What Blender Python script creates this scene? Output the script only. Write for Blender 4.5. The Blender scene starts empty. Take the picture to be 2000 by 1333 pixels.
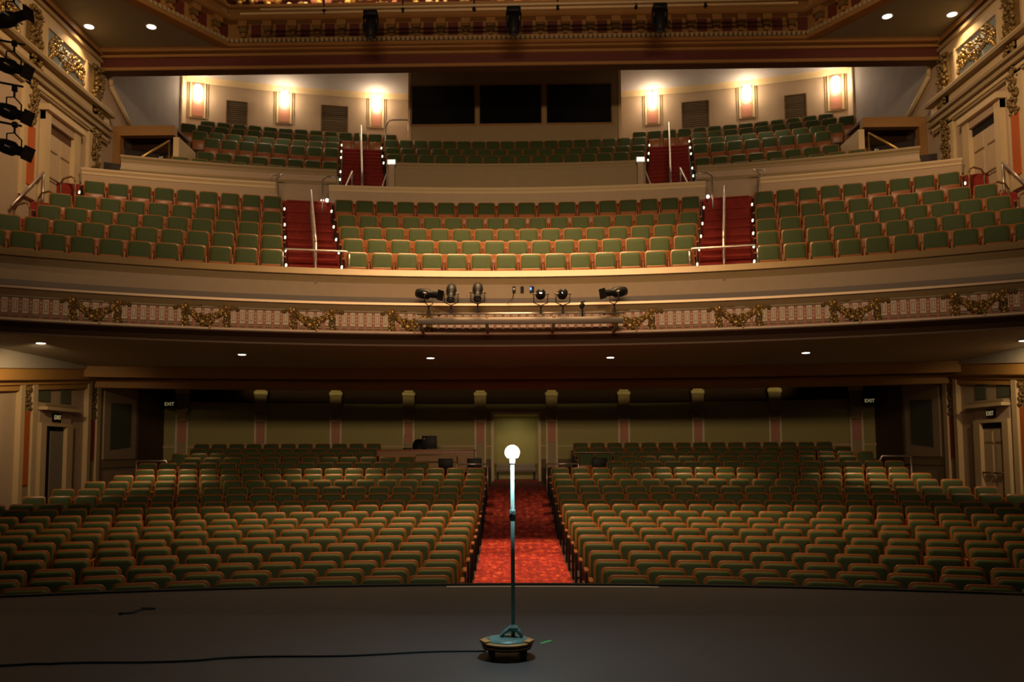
import bpy, bmesh, math, random
from mathutils import Vector, Matrix
PI = math.pi
random.seed(7)
C0 = bpy.context.scene.collection
# ------------------------------------------------------------------ camera
HC = 1.3                     # camera height above the stage floor; the hall's axis is X = 0
F = 1650.0
PITCH = math.atan(0.075); YAW = math.radians(1.2); ROLL = math.radians(-0.2)
cam_d = bpy.data.cameras.new('camera'); cam = bpy.data.objects.new('camera', cam_d); C0.objects.link(cam)
cam_d.sensor_width = 36; cam_d.lens = F / 2000 * 36
cam.location = (-0.215, 0, HC)
cam.rotation_euler = (Matrix.Rotation(YAW, 4, 'Z') @ Matrix.Rotation(PI / 2 + PITCH, 4, 'X') @ Matrix.Rotation(ROLL, 4, 'Z')).to_euler()
cam_d.shift_x = (1000 - (996 - F * math.tan(YAW))) / 2000
cam_d.shift_y = ((885 - F * math.tan(PITCH)) - 666.5) / 2000
cam_d.dof.use_dof = True; cam_d.dof.focus_distance = 7.0; cam_d.dof.aperture_fstop = 3.2
cam_d.clip_end = 200
sc = bpy.context.scene; sc.camera = cam
# ------------------------------------------------------------------ world, exposure
w = bpy.data.worlds.new('world'); sc.world = w; w.use_nodes = True
w.node_tree.nodes['Background'].inputs[0].default_value = (0.9, 0.6, 0.35, 1)
w.node_tree.nodes['Background'].inputs[1].default_value = 0.035
sc.view_settings.view_transform = 'Standard'; sc.view_settings.look = 'None'
sc.view_settings.exposure = 0.0; sc.view_settings.gamma = 1.0; sc.view_settings.use_curve_mapping = False

def lamp(name, kind, loc, energy, col, size=0.1, size_y=None, aim=None, spot=None, blend=0.5, spread=None):
    d = bpy.data.lights.new(name, kind); d.energy = energy; d.color = col
    if kind == 'AREA':
        d.size = size
        if size_y: d.shape = 'RECTANGLE'; d.size_y = size_y
        if spread: d.spread = math.radians(spread)
    else: d.shadow_soft_size = size
    if spot: d.spot_size = math.radians(spot); d.spot_blend = blend
    o = bpy.data.objects.new(name, d); C0.objects.link(o); o.location = loc
    if aim is not None:
        o.rotation_euler = (Vector(aim) - Vector(loc)).to_track_quat('-Z', 'Y').to_euler()
    return o
WARM = (1.0, 0.60, 0.27)
# house light in the dome above the hall, dim work light over the stage
lamp('dome_light', 'AREA', (0, 17.9, 14.6), 760, WARM, 7, 2, aim=(0, 18.3, 0), spread=76)
for s_ in (-1, 1): lamp('side_wall_fill', 'AREA', (s_ * 4.5, 12.5, 12.8), 105, (1, .66, .36), 2, .6, aim=(s_ * 12.1, 20.5, 9.6), spread=70)  # unseen fill lamps, added to brighten the upper side walls
lamp('stage_work_light', 'AREA', (0, -2.5, 6.2), 285, (1.0, 0.68, 0.40), 6, .7, aim=(0, 19, 6.6), spread=62)

# ------------------------------------------------------------------ materials
def mat(name, col, rough=0.6, metal=0.0, var=0.12, scale=6.0, bump=0.0, bscale=60.0, emit=None, estr=0.0, spec=0.5, col2=None, sheen=0.0):
    m = bpy.data.materials.new(name); m.use_nodes = True
    nt = m.node_tree; b = nt.nodes['Principled BSDF']
    b.inputs['Roughness'].default_value = rough; b.inputs['Metallic'].default_value = metal
    b.inputs['Specular IOR Level'].default_value = spec
    if sheen: b.inputs['Sheen Weight'].default_value = sheen; b.inputs['Sheen Tint'].default_value = (0.35, 0.60, 0.08, 1)
    tc = nt.nodes.new('ShaderNodeTexCoord')
    n = nt.nodes.new('ShaderNodeTexNoise'); n.inputs['Scale'].default_value = scale; n.inputs['Detail'].default_value = 4
    nt.links.new(tc.outputs['Object'], n.inputs['Vector'])
    r = nt.nodes.new('ShaderNodeMix'); r.data_type = 'RGBA'
    c2 = col2 or tuple(c * (1 - var) for c in col)
    r.inputs[6].default_value = (*col, 1); r.inputs[7].default_value = (*c2, 1)
    nt.links.new(n.outputs['Fac'], r.inputs[0]); nt.links.new(r.outputs[2], b.inputs['Base Color'])
    if bump:
        n2 = nt.nodes.new('ShaderNodeTexNoise'); n2.inputs['Scale'].default_value = bscale
        nt.links.new(tc.outputs['Object'], n2.inputs['Vector'])
        bp = nt.nodes.new('ShaderNodeBump'); bp.inputs['Strength'].default_value = bump; bp.inputs['Distance'].default_value = 0.02
        nt.links.new(n2.outputs['Fac'], bp.inputs['Height']); nt.links.new(bp.outputs[0], b.inputs['Normal'])
    if emit:
        b.inputs['Emission Color'].default_value = (*emit, 1); b.inputs['Emission Strength'].default_value = estr
    return m
M = {}
M['tan'] = mat('tan_paint', (0.50, 0.37, 0.25), 0.75)
M['beige'] = mat('beige_paint', (0.50, 0.37, 0.235), 0.75)
M['cream'] = mat('cream_paint', (0.66, 0.50, 0.28), 0.5)
M['creamgold'] = mat('cream_gold_paint', (0.25, 0.165, 0.07), 0.45)
M['ochre'] = mat('ochre_paint', (0.36, 0.26, 0.13), 0.6)
M['brown'] = mat('brown_trim_paint', (0.32, 0.16, 0.045), 0.5)
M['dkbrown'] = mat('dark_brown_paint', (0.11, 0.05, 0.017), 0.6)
M['dkred'] = mat('dark_red_paint', (0.11, 0.02, 0.012), 0.6)
M['soffit'] = mat('grey_green_soffit_paint', (0.26, 0.24, 0.17), 0.7)
M['soffit_bounce'] = mat('grey_soffit_bounce_tint', (0.45, 0.41, 0.33), 0.7)  # soffit grey made lighter: missing bounce light put into the colour
M['brown_bounce'] = mat('brown_beam_bounce_tint', (0.50, 0.27, 0.07), 0.6)  # brown trim lightened below the balcony, colour standing in for bounce light
M['cove_and_shade'] = mat('dark_brown_cove_and_shade', (0.045, 0.02, 0.007), 0.75, spec=0.2)  # brown of the fascia cove, also painted shade on the rear wall
M['ledgegrey'] = mat('grey_brown_paint', (0.27, 0.22, 0.18), 0.7)
M['lav'] = mat('lavender_grey_plaster', (0.38, 0.34, 0.33), 0.75, var=0.3, scale=1.5)
M['whiteceil'] = mat('pale_grey_ceiling_paint', (0.42, 0.40, 0.40), 0.8)
M['pink'] = mat('terracotta_pink_paint', (0.50, 0.20, 0.12), 0.65)
M['orange'] = mat('orange_red_paint', (0.55, 0.12, 0.02), 0.6)
M['red'] = mat('deep_red_paint', (0.30, 0.03, 0.015), 0.6)
M['olive'] = mat('olive_cream_wall_paint', (0.36, 0.32, 0.12), 0.8)
M['greenpanel'] = mat('dull_green_panel_fabric', (0.11, 0.12, 0.065), 0.85, bump=0.1)
M['gold'] = mat('gilding', (0.80, 0.52, 0.16), 0.38, metal=0.75, var=0.5, scale=12, bump=0.35, bscale=25)
M['dkgold'] = mat('aged_gilding', (0.30, 0.19, 0.06), 0.5, metal=0.4, var=0.6, scale=10, bump=0.4, bscale=18)
M['blue'] = mat('pale_blue_grey_paint', (0.30, 0.36, 0.40), 0.7)
M['plaque'] = mat('cream_pink_plaster', (0.86, 0.66, 0.47), 0.6, var=0.25, scale=40)
M['green'] = mat('green_seat_fabric', (0.044, 0.072, 0.015), 0.7, var=0.25, scale=14, bump=0.15, bscale=220, sheen=0.35)
M['wood'] = mat('orange_brown_wood', (0.37, 0.125, 0.036), 0.38, var=0.35, scale=5)
M['carpet'] = mat('dark_red_stair_carpet', (0.30, 0.025, 0.015), 0.95, var=0.5, scale=9, bump=0.2)
M['metal'] = mat('brushed_steel', (0.62, 0.52, 0.46), 0.35, metal=0.8)
M['bronze'] = mat('bronze_metal', (0.30, 0.20, 0.10), 0.4, metal=0.7)
M['black'] = mat('black_painted_metal', (0.010, 0.010, 0.011), 0.5, spec=0.2)
M['seatfloor'] = mat('dark_floor_under_seats', (0.03, 0.018, 0.012), 0.8)
M['dark'] = mat('dark_void_paint', (0.004, 0.003, 0.003), 0.8)
M['glass'] = mat('dark_booth_glass', (0.004, 0.005, 0.006), 0.08)
M['lens'] = mat('glass_lens', (0.03, 0.035, 0.04), 0.05, spec=0.8)
M['teal'] = mat('teal_painted_steel', (0.12, 0.27, 0.27), 0.45, var=0.35, scale=25)
M['ply'] = mat('plywood_edge', (0.55, 0.28, 0.09), 0.5, var=0.4, scale=20)
M['doorp'] = mat('door_cream_paint', (0.56, 0.42, 0.26), 0.5)
M['white'] = mat('white_paint', (0.8, 0.78, 0.72), 0.5)
M['vent'] = mat('bronze_grille', (0.13, 0.09, 0.045), 0.6)
def emis(name, col, s): return mat(name, col, 0.5, var=0.0, emit=col, estr=s)
M['bulb'] = emis('lit_bulb_glass', (0.85, 1.0, 0.96), 560)
M['sconce'] = emis('lit_sconce_glass', (1.0, 0.80, 0.55), 24)
M['dlight'] = emis('lit_downlight_lens', (1.0, 0.88, 0.72), 7)
M['dlight_dim'] = emis('dim_downlight_lens', (1.0, 0.95, 0.9), 0.9)
M['aisle'] = emis('lit_aisle_lamp', (0.85, 1.0, 0.55), 5.0)
M['capgold'] = mat('gold_paint', (0.75, 0.58, 0.22), 0.5, var=0.4, scale=15)
M['exit'] = emis('exit_letters', (0.75, 0.62, 0.3), 0.30)
M['screen'] = emis('lit_led', (0.1, 0.25, 1.0), 2.5)
M['tape_green'] = mat('green_tape', (0.04, 0.55, 0.12), 0.6)
M['tape_white'] = mat('white_tape', (0.9, 0.82, 0.72), 0.6)
M['cable'] = mat('black_rubber', (0.004, 0.004, 0.004), 0.6)

def grille(m):    # horizontal louvre lines
    nt = m.node_tree; b = nt.nodes['Principled BSDF']
    tc = nt.nodes.new('ShaderNodeTexCoord'); wv = nt.nodes.new('ShaderNodeTexWave'); wv.bands_direction = 'Z'; wv.inputs['Scale'].default_value = 6
    nt.links.new(tc.outputs['Object'], wv.inputs['Vector'])
    bp = nt.nodes.new('ShaderNodeBump'); bp.inputs['Strength'].default_value = 0.6
    nt.links.new(wv.outputs['Fac'], bp.inputs['Height']); nt.links.new(bp.outputs[0], b.inputs['Normal'])
grille(M['vent'])
def carpet_pattern():
    m = bpy.data.materials.new('red_patterned_carpet'); m.use_nodes = True; nt = m.node_tree; b = nt.nodes['Principled BSDF']
    b.inputs['Roughness'].default_value = 0.95
    tc = nt.nodes.new('ShaderNodeTexCoord'); mp = nt.nodes.new('ShaderNodeMapping'); nt.links.new(tc.outputs['Object'], mp.inputs[0])
    mp.inputs['Scale'].default_value = (2.2, 1.0, 1)
    v = nt.nodes.new('ShaderNodeTexVoronoi'); v.inputs['Scale'].default_value = 2.6; v.distance = 'MANHATTAN'; v.inputs['Randomness'].default_value = 0.5
    nt.links.new(mp.outputs[0], v.inputs['Vector'])
    n = nt.nodes.new('ShaderNodeTexNoise'); n.inputs['Scale'].default_value = 5.5; n.inputs['Detail'].default_value = 5; n.inputs['Distortion'].default_value = 1.0; nt.links.new(mp.outputs[0], n.inputs['Vector'])
    a = nt.nodes.new('ShaderNodeMath'); a.operation = 'MULTIPLY_ADD'; a.inputs[1].default_value = -0.22
    nt.links.new(v.outputs['Distance'], a.inputs[0]); nt.links.new(n.outputs['Fac'], a.inputs[2])
    cr = nt.nodes.new('ShaderNodeValToRGB'); nt.links.new(a.outputs[0], cr.inputs[0])
    e = cr.color_ramp.elements; e[0].position = 0.24; e[0].color = (0.20, 0.010, 0.010, 1); e[1].position = 0.56; e[1].color = (0.62, 0.15, 0.04, 1)
    k = cr.color_ramp.elements.new(0.35); k.color = (0.34, 0.020, 0.014, 1)
    k = cr.color_ramp.elements.new(0.45); k.color = (0.46, 0.040, 0.022, 1)
    nt.links.new(cr.outputs[0], b.inputs['Base Color'])
    return m
M['aislecarpet'] = carpet_pattern()
def stage_floor():
    m = bpy.data.materials.new('worn_black_stage_floor'); m.use_nodes = True; nt = m.node_tree; b = nt.nodes['Principled BSDF']
    b.inputs['Roughness'].default_value = 0.55
    tc = nt.nodes.new('ShaderNodeTexCoord')
    mp = nt.nodes.new('ShaderNodeMapping'); mp.inputs['Scale'].default_value = (0.6, 2.0, 1); nt.links.new(tc.outputs['Object'], mp.inputs[0])
    n = nt.nodes.new('ShaderNodeTexNoise'); n.inputs['Scale'].default_value = 2.2; n.inputs['Detail'].default_value = 8; nt.links.new(mp.outputs[0], n.inputs['Vector'])
    n2 = nt.nodes.new('ShaderNodeTexNoise'); n2.inputs['Scale'].default_value = 9; n2.inputs['Detail'].default_value = 3; nt.links.new(mp.outputs[0], n2.inputs['Vector'])
    cr = nt.nodes.new('ShaderNodeValToRGB'); nt.links.new(n.outputs['Fac'], cr.inputs[0])
    e = cr.color_ramp.elements; e[0].position = 0.25; e[0].color = (0.044, 0.041, 0.039, 1); e[1].position = 0.75; e[1].color = (0.060, 0.056, 0.056, 1)
    r2 = nt.nodes.new('ShaderNodeValToRGB'); nt.links.new(n2.outputs['Fac'], r2.inputs[0])
    r2.color_ramp.elements[0].position = 0.74; r2.color_ramp.elements[1].position = 0.78
    mx = nt.nodes.new('ShaderNodeMix'); mx.data_type = 'RGBA'; nt.links.new(r2.outputs[0], mx.inputs[0]); nt.links.new(cr.outputs[0], mx.inputs[6]); mx.inputs[7].default_value = (0.10, 0.09, 0.085, 1)
    nt.links.new(mx.outputs[2], b.inputs['Base Color'])
    return m
M['stage'] = stage_floor()
M['stage2'] = mat('black_dance_floor_vinyl', (0.070, 0.067, 0.071), 0.5, var=0.2, scale=2)

# ------------------------------------------------------------------ helpers
class MB:
    """collects shapes, then builds ONE mesh object"""
    def __init__(s): s.v = []; s.f = []; s.mi = []; s.sm = []; s.mats = []
    def m(s, mt):
        if mt not in s.mats: s.mats.append(mt)
        return s.mats.index(mt)
    def add(s, vs, fs, mt, smooth=False, T=None):
        o = len(s.v); k = s.m(mt)
        s.v += [tuple(T @ Vector(p)) for p in vs] if T is not None else [tuple(p) for p in vs]
        for f in fs: s.f.append(tuple(i + o for i in f)); s.mi.append(k); s.sm.append(smooth)
        return s
    def box(s, lo, hi, mt, T=None, bev=0.0):
        (a, b, c), (d, e, f) = lo, hi
        if bev > 0:
            bm = bmesh.new(); bmesh.ops.create_cube(bm, size=1)
            for v in bm.verts: v.co = Vector(((a + d) / 2 + v.co.x * (d - a), (b + e) / 2 + v.co.y * (e - b), (c + f) / 2 + v.co.z * (f - c)))
            bmesh.ops.bevel(bm, geom=bm.edges[:], offset=bev, segments=2, profile=0.5, affect='EDGES')
            bm.verts.ensure_lookup_table()
            s.add([v.co.copy() for v in bm.verts], [[v.index for v in fc.verts] for fc in bm.faces], mt, True, T); bm.free(); return s
        vs = [(a, b, c), (d, b, c), (d, e, c), (a, e, c), (a, b, f), (d, b, f), (d, e, f), (a, e, f)]
        return s.add(vs, [(0, 3, 2, 1), (4, 5, 6, 7), (0, 1, 5, 4), (1, 2, 6, 5), (2, 3, 7, 6), (3, 0, 4, 7)], mt, False, T)
    def tube(s, pts, r, mt, n=8, T=None, caps=True):
        pts = [Vector(p) for p in pts]; rr = r if isinstance(r, (list, tuple)) else [r] * len(pts)
        vs = []; fs = []; up = None
        for i, p in enumerate(pts):
            a = pts[max(i - 1, 0)]; b = pts[min(i + 1, len(pts) - 1)]; t = (b - a).normalized()
            if up is None: up = Vector((0, 0, 1)) if abs(t.z) < 0.9 else Vector((1, 0, 0))
            u = (up - t * up.dot(t)).normalized(); v = t.cross(u); up = u
            for k in range(n):
                an = 2 * PI * k / n; vs.append(p + (u * math.cos(an) + v * math.sin(an)) * rr[i])
        for i in range(len(pts) - 1):
            for k in range(n): fs.append((i * n + k, i * n + (k + 1) % n, (i + 1) * n + (k + 1) % n, (i + 1) * n + k))
        if caps: fs.append(tuple(range(n))[::-1]); fs.append(tuple((len(pts) - 1) * n + k for k in range(n)))
        return s.add(vs, fs, mt, True, T)
    def lathe(s, prof, mt, n=16, T=None):
        vs = []; fs = []
        for (r, z) in prof:
            for k in range(n): a = 2 * PI * k / n; vs.append((r * math.cos(a), r * math.sin(a), z))
        for i in range(len(prof) - 1):
            for k in range(n): fs.append((i * n + k, i * n + (k + 1) % n, (i + 1) * n + (k + 1) % n, (i + 1) * n + k))
        fs.append(tuple(range(n))[::-1]); fs.append(tuple((len(prof) - 1) * n + k for k in range(n)))
        return s.add(vs, fs, mt, True, T)
    def blob(s, c, r, mt, sq=(1, 1, 1)):
        n, m = 6, 4; vs = [(c[0], c[1], c[2] - r * sq[2])]; j = random.random() * 3
        for i in range(1, m):
            for k in range(n):
                ph = PI * i / m; a = 2 * PI * k / n + j; q = r * (0.8 + 0.4 * random.random())
                vs.append((c[0] + q * sq[0] * math.sin(ph) * math.cos(a), c[1] + q * sq[1] * math.sin(ph) * math.sin(a), c[2] - q * sq[2] * math.cos(ph)))
        vs.append((c[0], c[1], c[2] + r * sq[2])); fs = []
        for k in range(n): fs.append((0, 1 + (k + 1) % n, 1 + k))
        for i in range(m - 2):
            for k in range(n): a = 1 + i * n + k; b = 1 + i * n + (k + 1) % n; fs.append((a, b, b + n, a + n))
        t = len(vs) - 1
        for k in range(n): fs.append((1 + (m - 2) * n + k, 1 + (m - 2) * n + (k + 1) % n, t))
        return s.add(vs, fs, mt, True)
    def loft(s, curves, mt, close=False, smooth=False, ends=False):
        n = len(curves[0]); vs = [p for c in curves for p in c]; fs = []; m = len(curves)
        for i in range(m if close else m - 1):
            j = (i + 1) % m
            for k in range(n - 1): fs.append((i * n + k, i * n + k + 1, j * n + k + 1, j * n + k))
        if ends: fs.append(tuple(i * n for i in range(m))); fs.append(tuple(i * n + n - 1 for i in range(m))[::-1])
        return s.add(vs, fs, mt, smooth)
    def data(s, name):
        me = bpy.data.meshes.new(name); me.from_pydata(s.v, [], s.f)
        for mt in s.mats: me.materials.append(M[mt])
        me.polygons.foreach_set('material_index', s.mi); me.polygons.foreach_set('use_smooth', s.sm); me.update()
        return me
    def build(s, name, parent=None, loc=None, rz=0):
        o = bpy.data.objects.new(name, s.data(name)); C0.objects.link(o)
        if parent: o.parent = parent
        if loc: o.location = loc
        if rz: o.rotation_euler = (0, 0, rz)
        return o
def tag(o, label=None, cat=None, group=None, kind=None):
    if label: o['label'] = label
    if cat: o['category'] = cat
    if group: o['group'] = group
    if kind: o['kind'] = kind
    return o
def struct(o): o['kind'] = 'structure'; return o
def empty(name, loc, rz=0, label=None, cat=None, group=None):
    o = bpy.data.objects.new(name, None); C0.objects.link(o); o.location = loc; o.rotation_euler = (0, 0, rz); o.empty_display_size = 0.2
    return tag(o, label, cat, group)
def copy_tree(root, loc, rz, label, group=None):
    r = root.copy(); C0.objects.link(r); r.location = loc; r.rotation_euler = (0, 0, rz); r['label'] = label
    if group: r['group'] = group
    for ch in list(root.children):
        c = ch.copy(); C0.objects.link(c); c.parent = r
        for g in ch.children:
            d = g.copy(); C0.objects.link(d); d.parent = c
    return r
cp, sp = math.cos(PITCH), math.sin(PITCH)
def yz(y, D):                # depth along the view -> distance into the hall and height
    yc = (885 - F * math.tan(PITCH) - y) * D / F
    return D * cp - yc * sp, HC + yc * cp + D * sp
def curve(Yc, Cc, z, x0=-12.1, x1=12.1, n=41):     # plan arc of a row, rail or wall: crown at Yc, centre at Cc
    R = Yc - Cc; out = []
    for i in range(n):
        x = x0 + (x1 - x0) * i / (n - 1); out.append((x, Cc + math.sqrt(R * R - x * x), z))
    return out
def arcY(Yc, Cc, x): return Cc + math.sqrt((Yc - Cc) ** 2 - x * x)
XW = 12.1
ORD = ['', 'first', 'second', 'third', 'fourth', 'fifth', 'sixth', 'seventh', 'eighth', 'ninth', 'tenth', 'eleventh', 'twelfth', 'thirteenth', 'fourteenth', 'fifteenth', 'sixteenth', 'seventeenth', 'eighteenth', 'nineteenth', 'twentieth']

# ------------------------------------------------------------------ stage
SR = 17.3; SY = 8.41
def stage_edge(x, d=0): return SY - SR + math.sqrt(SR * SR - x * x) + d
xs = [-12 + 24 * i / 60 for i in range(61)]
b = MB(); top = [(x, stage_edge(x), 0) for x in xs]; back = [(x, -5, 0) for x in xs]
b.loft([back, top], 'stage')
b.loft([[(x, stage_edge(x, .02), 0) for x in xs], [(x, stage_edge(x, .02), -1.2) for x in xs]], 'dark')
struct(b.build('floor'))
b = MB(); b.box((-11.5, -3, 0.0005), (11.5, 6.87, 0.003), 'stage2'); struct(b.build('floor'))
b = MB()
b.loft([[(x, stage_edge(x, -.005), 0.0) for x in xs], [(x, stage_edge(x, -.005), 0.016) for x in xs], [(x, stage_edge(x, .07), 0.016) for x in xs], [(x, stage_edge(x, .07), -.06) for x in xs]], 'black')
struct(b.build('trim_1'))
b = MB(); xt = [-0.84 + 2.05 * i / 20 for i in range(21)]
b.loft([[(x, stage_edge(x, -.10), 0.003) for x in xt], [(x, stage_edge(x, -.03), 0.003) for x in xt]], 'tape_white')
tag(b.build('tape_strip'), 'long white tape strip along the front edge of the stage', 'tape')
b = MB(); b.box((-.06, -.012, 0.0035), (.06, .012, .0045), 'tape_green')
tag(b.build('tape_mark', loc=(0.0 + (1063 - 996) * 5.92 / F - .215, 5.92, 0), rz=0.9), 'short green tape mark on stage floor right of the ghost light', 'tape')
b = MB()
def fl(x, y): D = HC * F / (y - 885) ; return ((x - 996) * D / F - .215, D, 0)
pts = []
for i in range(40):
    t = i / 39; x = -120 + (948 + 120) * t; y = 1298 - 32 * t + 1.6 * math.sin(t * 19) + (1.5 if .2 < t < .5 else 0)
    p = fl(x, y); pts.append((p[0], p[1], 0.009))
b.tube(pts, 0.006, 'cable', 6); tag(b.build('power_cable'), 'long black power cable running across the stage from ghost light', 'cable')
b = MB(); p0 = fl(240, 1195); p1 = fl(303, 1187); b.tube([(p0[0], p0[1], .008), ((p0[0] * .6 + p1[0] * .4), p0[1] + .03, .008), (p1[0] - .1, p1[1], .008), (p1[0], p1[1] + .03, .008), (p1[0] - .12, p1[1] + .05, .008)], .006, 'cable', 6)
b.blob((p0[0], p0[1], .008), .018, 'cable', (1.6, 1, .5)); tag(b.build('cable_end'), 'short piece of black cable lying alone on the left of stage', 'cable')

# ------------------------------------------------------------------ ghost light
GX, GY = (988 - 996) * 5.50 / F - .215, 5.50
gl = empty('ghost_light', (GX, GY, 0), 0, 'lit ghost light, bare bulb on a teal pole with round wheeled base', 'lamp')
b = MB(); RZ = Matrix.Rotation(.39, 4, 'Z'); b.lathe([(.145, .060), (.158, .062), (.158, .072)], 'black', 16, RZ); b.lathe([(.158, .072), (.160, .073), (.160, .079), (.156, .081)], 'ply', 16, RZ); b.lathe([(.150, .081), (.166, .086), (.168, .096)], 'black', 16, RZ); b.lathe([(.168, .096), (.170, .098), (.170, .104), (.160, .108)], 'ply', 16, RZ)
b.build('base_board', gl)
b = MB(); b.lathe([(.150, .108), (.150, .112), (.10, .124), (.04, .130)], 'teal', 8)
for k in range(8): a = 2 * PI * k / 8 + .3; b.lathe([(.006, .112), (.005, .124)], 'metal', 6, Matrix.Translation((.115 * math.cos(a), .115 * math.sin(a), 0)))
b.build('top_plate', gl)
for k in range(4):
    a = PI / 4 + k * PI / 2 + .1; x, y = .142 * math.cos(a), .142 * math.sin(a)
    b = MB(); b.tube([(x - .011, y, .028), (x + .011, y, .028)], .028, 'black', 14); b.box((x - .016, y - .01, .028), (x + .016, y + .01, .064), 'black'); cs = b.build('caster', gl)
for a in (-2.72, -.42):
    b = MB(); b.box((-.022, -.04, .104), (.026, .04, .120), 'ply', Matrix.Translation((.148 * math.cos(a), .148 * math.sin(a), 0)) @ Matrix.Rotation(a, 4, 'Z'), .004); b.build('corner_block', gl)
PX = .040
b = MB(); arc = [(PX - .075 + .0, 0, .125), (PX - .065, 0, .150), (PX - .035, 0, .172), (PX, 0, .178)]
for yy in (-.022, .022): b.tube([(p[0], yy, p[2]) for p in arc] + [(PX + .035, yy, .165), (PX + .055, yy, .125)], .010, 'teal', 6)
b.box((-.045, -.032, -.006), (.042, .032, .006), 'teal', Matrix.Translation((PX - .050, 0, .160)) @ Matrix.Rotation(-.72, 4, 'Y'), .003); b.box((-.03, -.032, -.006), (.03, .032, .006), 'teal', Matrix.Translation((PX, 0, .184)), .003)
b.lathe([(.026, .175), (.026, .184), (.019, .188), (.019, .205)], 'teal', 12, Matrix.Translation((PX, 0, 0))); b.build('bracket', gl)
b = MB(); b.tube([(PX, 0, .125), (PX, 0, 1.235)], .0125, 'teal', 12); b.build('pole', gl)
b = MB(); b.lathe([(.016, .86), (.019, .865), (.019, .93), (.016, .935)], 'teal', 12, Matrix.Translation((PX, 0, 0))); b.tube([(PX, -.01, .90), (PX, -.045, .905)], .006, 'black', 8); b.tube([(PX - .02, -.03, .885), (PX + .005, -.035, .925)], .006, 'black', 6); b.build('clamp', gl)
b = MB(); b.lathe([(.014, 1.225), (.017, 1.232), (.017, 1.262), (.013, 1.266)], 'white', 12, Matrix.Translation((PX, 0, 0))); b.build('lamp_socket', gl)
b = MB(); prof = [(.012, 1.262), (.018, 1.27)] + [(.047 * math.sin(a), 1.302 - .047 * math.cos(a)) for a in [0.75 + .29 * i for i in range(8)]] + [(.004, 1.349)]
b.lathe(prof, 'bulb', 20, Matrix.Translation((PX, 0, 0))); b.build('light_bulb', gl)

# ------------------------------------------------------------------ seat template (origin on the floor, facing -Y)
def outline(w, z0, z1, rt, rb, n=4):
    pts = []
    for (cx, cz, r, a0) in ((w / 2 - rt, z1 - rt, rt, 0), (-w / 2 + rt, z1 - rt, rt, PI / 2), (-w / 2 + rb, z0 + rb, rb, PI), (w / 2 - rb, z0 + rb, rb, 1.5 * PI)):
        for i in range(n): a = a0 + PI / 2 * i / (n - 1); pts.append((cx + r * math.cos(a), cz + r * math.sin(a)))
    return pts
def lean(x, y, z, k=.16, z0=.42): return (x, y + (z - z0) * k, z)
def prism(mb, ol, ys, scales, mt, cz, k=.16):
    n = len(ol); vs = []; fs = []
    for y, s_ in zip(ys, scales):
        for (x, z) in ol: vs.append(lean(x * s_[0], y, cz + (z - cz) * s_[1], k))
    for i in range(len(ys) - 1):
        for j in range(n): fs.append((i * n + j, (i + 1) * n + j, (i + 1) * n + (j + 1) % n, i * n + (j + 1) % n))
    fs.append(tuple(range(n))); fs.append(tuple((len(ys) - 1) * n + j for j in range(n))[::-1]); mb.add(vs, fs, mt, True)
def seat_parts():
    P = {}
    b = MB(); prism(b, outline(.512, .38, .865, .075, .03), [.014, .010, .0, -.008], [(.985, .985), (1, 1), (1, 1), (.985, .985)], 'wood', .62); P['backrest'] = b
    b = MB(); prism(b, outline(.450, .42, .836, .058, .035), [-.004, -.025, -.045, -.060, -.068, -.071], [(1, 1), (1.0, 1.0), (.985, .985), (.93, .93), (.80, .80), (.45, .45)], 'green', .66); P['back_cushion'] = b
    b = MB(); prism(b, outline(.46, .12, .455, .04, .06), [-.155, -.17, -.178], [(1, 1), (1, 1), (.94, .94)], 'wood', .29, -.10); P['seat_pan'] = b
    b = MB(); prism(b, outline(.47, .12, .47, .05, .05), [-.085, -.10, -.14, -.156], [(.92, .92), (1, 1), (1, 1), (.97, .97)], 'green', .29, -.10); P['seat_cushion'] = b
    b = MB(); b.box((.264, -.28, .565), (.297, .0, .595), 'wood', None, .01); P['armrest'] = b
    b = MB(); b.box((.267, -.22, .02), (.293, .02, .565), 'wood'); b.box((.262, -.24, 0), (.298, .06, .02), 'black'); P['standard'] = b
    return P
SP = seat_parts()
seat0 = empty('theatre_seat', (0, 0, 0), 0, 'x', 'seat')
for nm in ('backrest', 'seat_pan', 'armrest', 'standard'):
    o = SP[nm].build(nm, seat0)
    if nm == 'backrest': SP['back_cushion'].build('back_cushion', o)['label'] = 'green back cushion'
    if nm == 'seat_pan': SP['seat_cushion'].build('seat_cushion', o)['label'] = 'green seat cushion'
seat0_used = False
seat_rec = []        # (loc, rz, label, group, score, aisle_side)
def proj_x(X, Y): return 996 + (X + .215) * F / Y

def add_seat(X, Y, z, rz, label, group, vis, end=0, light=False):
    px = proj_x(X, Y)
    if px < -45 or px > 2045: return
    wpx = .56 * F / Y
    seat_rec.append([(X, Y, z), rz, label, group, wpx * vis * (0.35 if (px < 0 or px > 2000) else 1), end, light])
def row(Yc, Cc, zf, xa, xb, lab, group, vis, pitch=.56, side=0, n=None, ends=(0, 0), light=False):
    """seats along the row's arc from xa outward to xb"""
    R = Yc - Cc; ta, tb = math.asin(xa / R), math.asin(xb / R)
    L = abs(tb - ta) * R; k = n or max(1, int(L / pitch + .35)); sg = 1 if tb > ta else -1
    st = (L / k if n or side == 0 else pitch) / R * sg
    for i in range(k):
        t = ta + st * (i + .5); X = R * math.sin(t); Y = Cc + R * math.cos(t)
        e = 0
        if i == 0: e = ends[0]
        if i == k - 1 and ends[1]: e = ends[1]
        add_seat(X, Y, zf, -t, lab(i + 1), group, vis, e, light and e != 0)

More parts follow.
